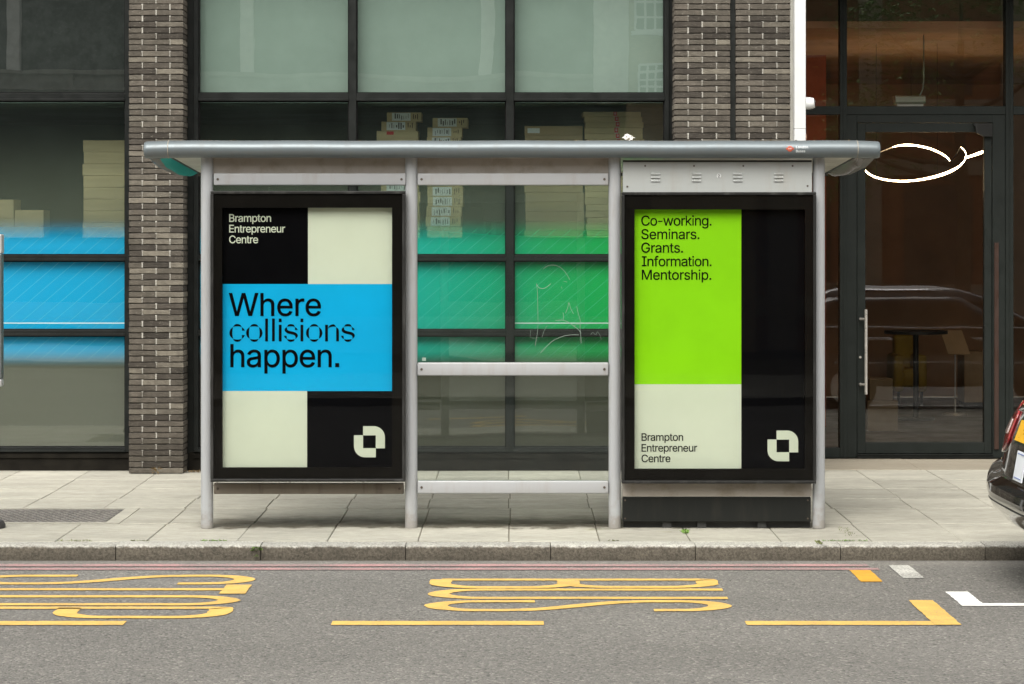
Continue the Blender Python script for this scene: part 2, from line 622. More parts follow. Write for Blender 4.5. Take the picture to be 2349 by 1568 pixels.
M['soffit'] = plain('soffit_panel', (0.60, 0.58, 0.50, 1), 0.4, vary=0.15, scale=4)
M['teal'] = plain('teal_reflection_fairing', (0.0, 0.34, 0.31, 1), 0.55, vary=0.06, scale=3, spec=0.3, rvar=0.0)  # reflected teal put into the base colour
M['grey_fairing'] = plain('grey_fairing', (0.13, 0.12, 0.105, 1), 0.25, vary=0.06, scale=2, spec=0.5, rvar=0.0)
M['gasket'] = plain('black_gasket', (0.03, 0.03, 0.028, 1), 0.6)
M['bolt'] = plain('rusty_bolt', (0.09, 0.07, 0.055, 1), 0.5, 0.4)
M['case'] = plain('black_case', (0.010, 0.010, 0.009, 1), 0.35, vary=0.3, scale=9, spec=0.2)
M['case_edge'] = dirty('chipped_black_edge', (0.016, 0.016, 0.015, 1), (0.08, 0.08, 0.075, 1), 0.45, 0, 0.45, spec=0.2)
M['border'] = plain('black_border', (0.0055, 0.0047, 0.0036, 1), 0.5, vary=0.2, spec=0.06)
M['plinth_black'] = dirty('black_plinth', (0.012, 0.013, 0.0115, 1), (0.04, 0.036, 0.028, 1), 0.6, 0, 0.25, spec=0.15)
M['case_glass'] = thin_glass('case_glass', (0.97, 0.98, 0.97, 1), 0.42, 0.006)
M['shelter_glass'] = thin_glass('shelter_glass', (0.93, 0.96, 0.94, 1), 0.9, 0.0, 0.018)
M['scratch'] = plain('scratched_glass', (0.24, 0.31, 0.26, 1), 0.8)
M['frame'] = plain('anthracite_frame', (0.0105, 0.0120, 0.0110, 1), 0.4, vary=0.2, scale=5, spec=0.22)
M['frame_edge'] = plain('frame_gasket', (0.006, 0.006, 0.006, 1), 0.5, spec=0.1)
M['door_frame'] = plain('dark_green_grey_frame', (0.0125, 0.0155, 0.0135, 1), 0.5, vary=0.15, scale=5, spec=0.2)
M['plinth'] = plain('dark_plinth', (0.012, 0.0105, 0.008, 1), 0.6, vary=0.4, scale=6, spec=0.08)
M['pane'] = thin_glass('window_glass', (0.86, 0.92, 0.90, 1), 3.0, 0.005, 0.026)
M['entry_pane'] = thin_glass('entrance_glass', (0.86, 0.84, 0.80, 1), 2.2, 0.005, 0.004)
M['pane_clear'] = thin_glass('low_haze_window_glass', (0.86, 0.92, 0.90, 1), 3.0, 0.005, 0.006)
M['film_l'] = film_mat('blue_window_film', True)
M['film_c'] = film_mat('teal_green_window_film', False)
M['blind'] = plain('pale_blind', (0.235, 0.290, 0.250, 1), 0.85, vary=0.05, scale=3)
M['room'] = plain('dim_room_wall', (0.13, 0.19, 0.165, 1), 0.8, vary=0.25, scale=0.8)
M['void'] = plain('dark_void', (0.012, 0.014, 0.012, 1), 0.8)
M['brick'] = brick_mat('grey_brown_brick', [(58, 54, 49), (72, 67, 61), (80, 75, 68), (86, 81, 73), (93, 87, 79), (98, 93, 84), (116, 110, 99)])
M['mortar'] = plain('pale_mortar', (0.40, 0.385, 0.34, 1), 0.95, vary=0.2, scale=20)
M['dark_mortar'] = plain('deep_joint', (0.11, 0.10, 0.085, 1), 0.95, vary=0.2, scale=20)
M['white'] = plain('white_paint', (0.60, 0.61, 0.60, 1), 0.4, vary=0.03)
M['grey_strip'] = plain('grey_strip', (0.36, 0.35, 0.31, 1), 0.7)
M['terracotta'] = plain('terracotta', (0.38, 0.20, 0.12, 1), 0.6)
M['card'] = plain('cardboard', (0.62, 0.515, 0.285, 1), 0.85, vary=0.12, scale=5, stretch=(0.3, 1, 3))
M['card_dark'] = plain('brown_cardboard', (0.47, 0.37, 0.205, 1), 0.85, vary=0.12, scale=5, stretch=(0.3, 1, 3))
M['label'] = plain('paper_label', (0.80, 0.88, 0.86, 1), 0.7, vary=0.05)
M['label_ink'] = plain('label_print', (0.16, 0.17, 0.16, 1), 0.7)
M['red_label'] = plain('red_label', (0.70, 0.05, 0.05, 1), 0.6)
M['steel'] = plain('brushed_steel', (0.60, 0.57, 0.52, 1), 0.35, 0.6, vary=0.08)
M['lobby'] = plain('lobby_wall', (0.52, 0.31, 0.17, 1), 0.7, vary=0.3, scale=0.6)
M['lobby_red'] = plain('lobby_red_wall', (0.34, 0.09, 0.04, 1), 0.8, vary=0.3, scale=2)
M['lobby_floor'] = plain('lobby_floor', (0.06, 0.045, 0.032, 1), 0.4, vary=0.3, scale=1)
M['led'] = emit('led_strip', (1.0, 0.74, 0.42, 1), 18.0)
M['pale_green'] = plain('pale_green_metal', (0.42, 0.52, 0.43, 1), 0.4)
M['tan'] = plain('tan_board', (0.42, 0.29, 0.15, 1), 0.6)
M['mustard'] = plain('mustard_fabric', (0.42, 0.29, 0.03, 1), 0.8)
M['black_metal'] = plain('black_metal', (0.015, 0.015, 0.015, 1), 0.4)
M['paint_black'] = plain('black_car_paint', (0.012, 0.011, 0.010, 1), 0.10, vary=0.05, spec=0.6, coat=1.0, rvar=0.02)
M['car_trim'] = plain('car_trim', (0.02, 0.02, 0.02, 1), 0.4)
M['car_glass'] = plain('car_glass', (0.01, 0.012, 0.012, 1), 0.03, vary=0.02, spec=0.9, rvar=0.01)
M['tyre'] = plain('tyre_rubber', (0.02, 0.02, 0.02, 1), 0.8)
M['chrome'] = plain('chrome', (0.75, 0.75, 0.76, 1), 0.08, 1.0, vary=0.02, rvar=0.03)
M['red_lamp'] = plain('red_lamp_lens', (0.25, 0.008, 0.010, 1), 0.06, vary=0.1, coat=1.0, rvar=0.02)
M['clear_lamp'] = plain('clear_lamp_lens', (0.50, 0.40, 0.38, 1), 0.12, vary=0.35, scale=120, coat=1.0)
M['plate_yellow'] = plain('yellow_plate', (0.80, 0.43, 0.02, 1), 0.35, vary=0.05)
M['plate_white'] = plain('white_plate', (0.74, 0.77, 0.82, 1), 0.4, vary=0.03)
M['plate_blue'] = plain('blue_ink', (0.12, 0.18, 0.42, 1), 0.5)
M['cream'] = plain('cream_print', (0.585, 0.635, 0.50, 1), 0.6, spec=0.2, vary=0.03, scale=2.5, bmp=0.55, bscale=4.5)
M['ink_black'] = plain('black_print', (0.0022, 0.0022, 0.0028, 1), 0.5, spec=0.03, vary=0.2, scale=3, bmp=0.55, bscale=4.5)
M['cyan'] = plain('cyan_print', (0.002, 0.385, 0.70, 1), 0.6, spec=0.1, vary=0.04, scale=2.5, bmp=0.5, bscale=4.5)
M['lime'] = plain('lime_print', (0.245, 0.625, 0.005, 1), 0.6, spec=0.1, vary=0.05, scale=2.5, bmp=0.5, bscale=4.5)
M['roundel'] = plain('orange_red_roundel', (0.46, 0.075, 0.03, 1), 0.45, vary=0.2, scale=30)
M['sticker_white'] = plain('white_lettering', (0.80, 0.84, 0.84, 1), 0.5)
M['sticker_base'] = plain('clear_sticker', (0.150, 0.175, 0.185, 1), 0.36, 0.3)
M['grate'] = plain('dark_cast_grate', (0.06, 0.055, 0.05, 1), 0.8, vary=0.3, scale=20)
M['grate_stud'] = plain('worn_grate_stud', (0.21, 0.195, 0.175, 1), 0.7, vary=0.3, scale=20)
M['leaf'] = plain('weed_leaf', (0.13, 0.24, 0.035, 1), 0.6, vary=0.3, scale=30)
M['moss'] = plain('moss', (0.13, 0.15, 0.04, 1), 0.9, vary=0.4, scale=30)
M['dead_leaf'] = plain('dead_leaf', (0.20, 0.13, 0.05, 1), 0.8, vary=0.4, scale=30)
M['rubber'] = plain('black_rubber', (0.035, 0.033, 0.032, 1), 0.8, vary=0.2, scale=20)
M['sign_grey'] = plain('grey_sign_case', (0.13, 0.14, 0.135, 1), 0.35, 0.3, vary=0.1)
M['sign_pale'] = plain('pale_sign_cap', (0.45, 0.45, 0.44, 1), 0.35, 0.2)
M['far_pale'] = plain('pale_stone_far', (0.80, 0.80, 0.76, 1), 0.8)
M['far_dark'] = plain('dark_glazing_far', (0.035, 0.035, 0.032, 1), 0.2)
M['far_mid'] = plain('spandrel_far', (0.33, 0.31, 0.27, 1), 0.7)
M['far_brick'] = plain('yellow_brick_far', (0.42, 0.32, 0.19, 1), 0.9, vary=0.3, scale=8, stretch=(1, 1, 6))
M['far_red'] = plain('red_brick_far', (0.29, 0.115, 0.062, 1), 0.9, vary=0.3, scale=8, stretch=(1, 1, 6))
M['far_stone'] = plain('warm_stone_far', (0.36, 0.30, 0.23, 1), 0.8)
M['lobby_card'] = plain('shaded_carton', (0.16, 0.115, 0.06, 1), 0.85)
M['sash'] = plain('white_sash', (0.86, 0.88, 0.88, 1), 0.6)
M['bark'] = plain('bark', (0.09, 0.07, 0.05, 1), 0.9, vary=0.4, scale=12)
M['foliage'] = plain('foliage', (0.16, 0.30, 0.07, 1), 0.7, vary=0.5, scale=2.5)
M['litter'] = plain('white_litter', (0.75, 0.74, 0.70, 1), 0.8, vary=0.08, scale=30)

from mathutils.geometry import delaunay_2d_cdt

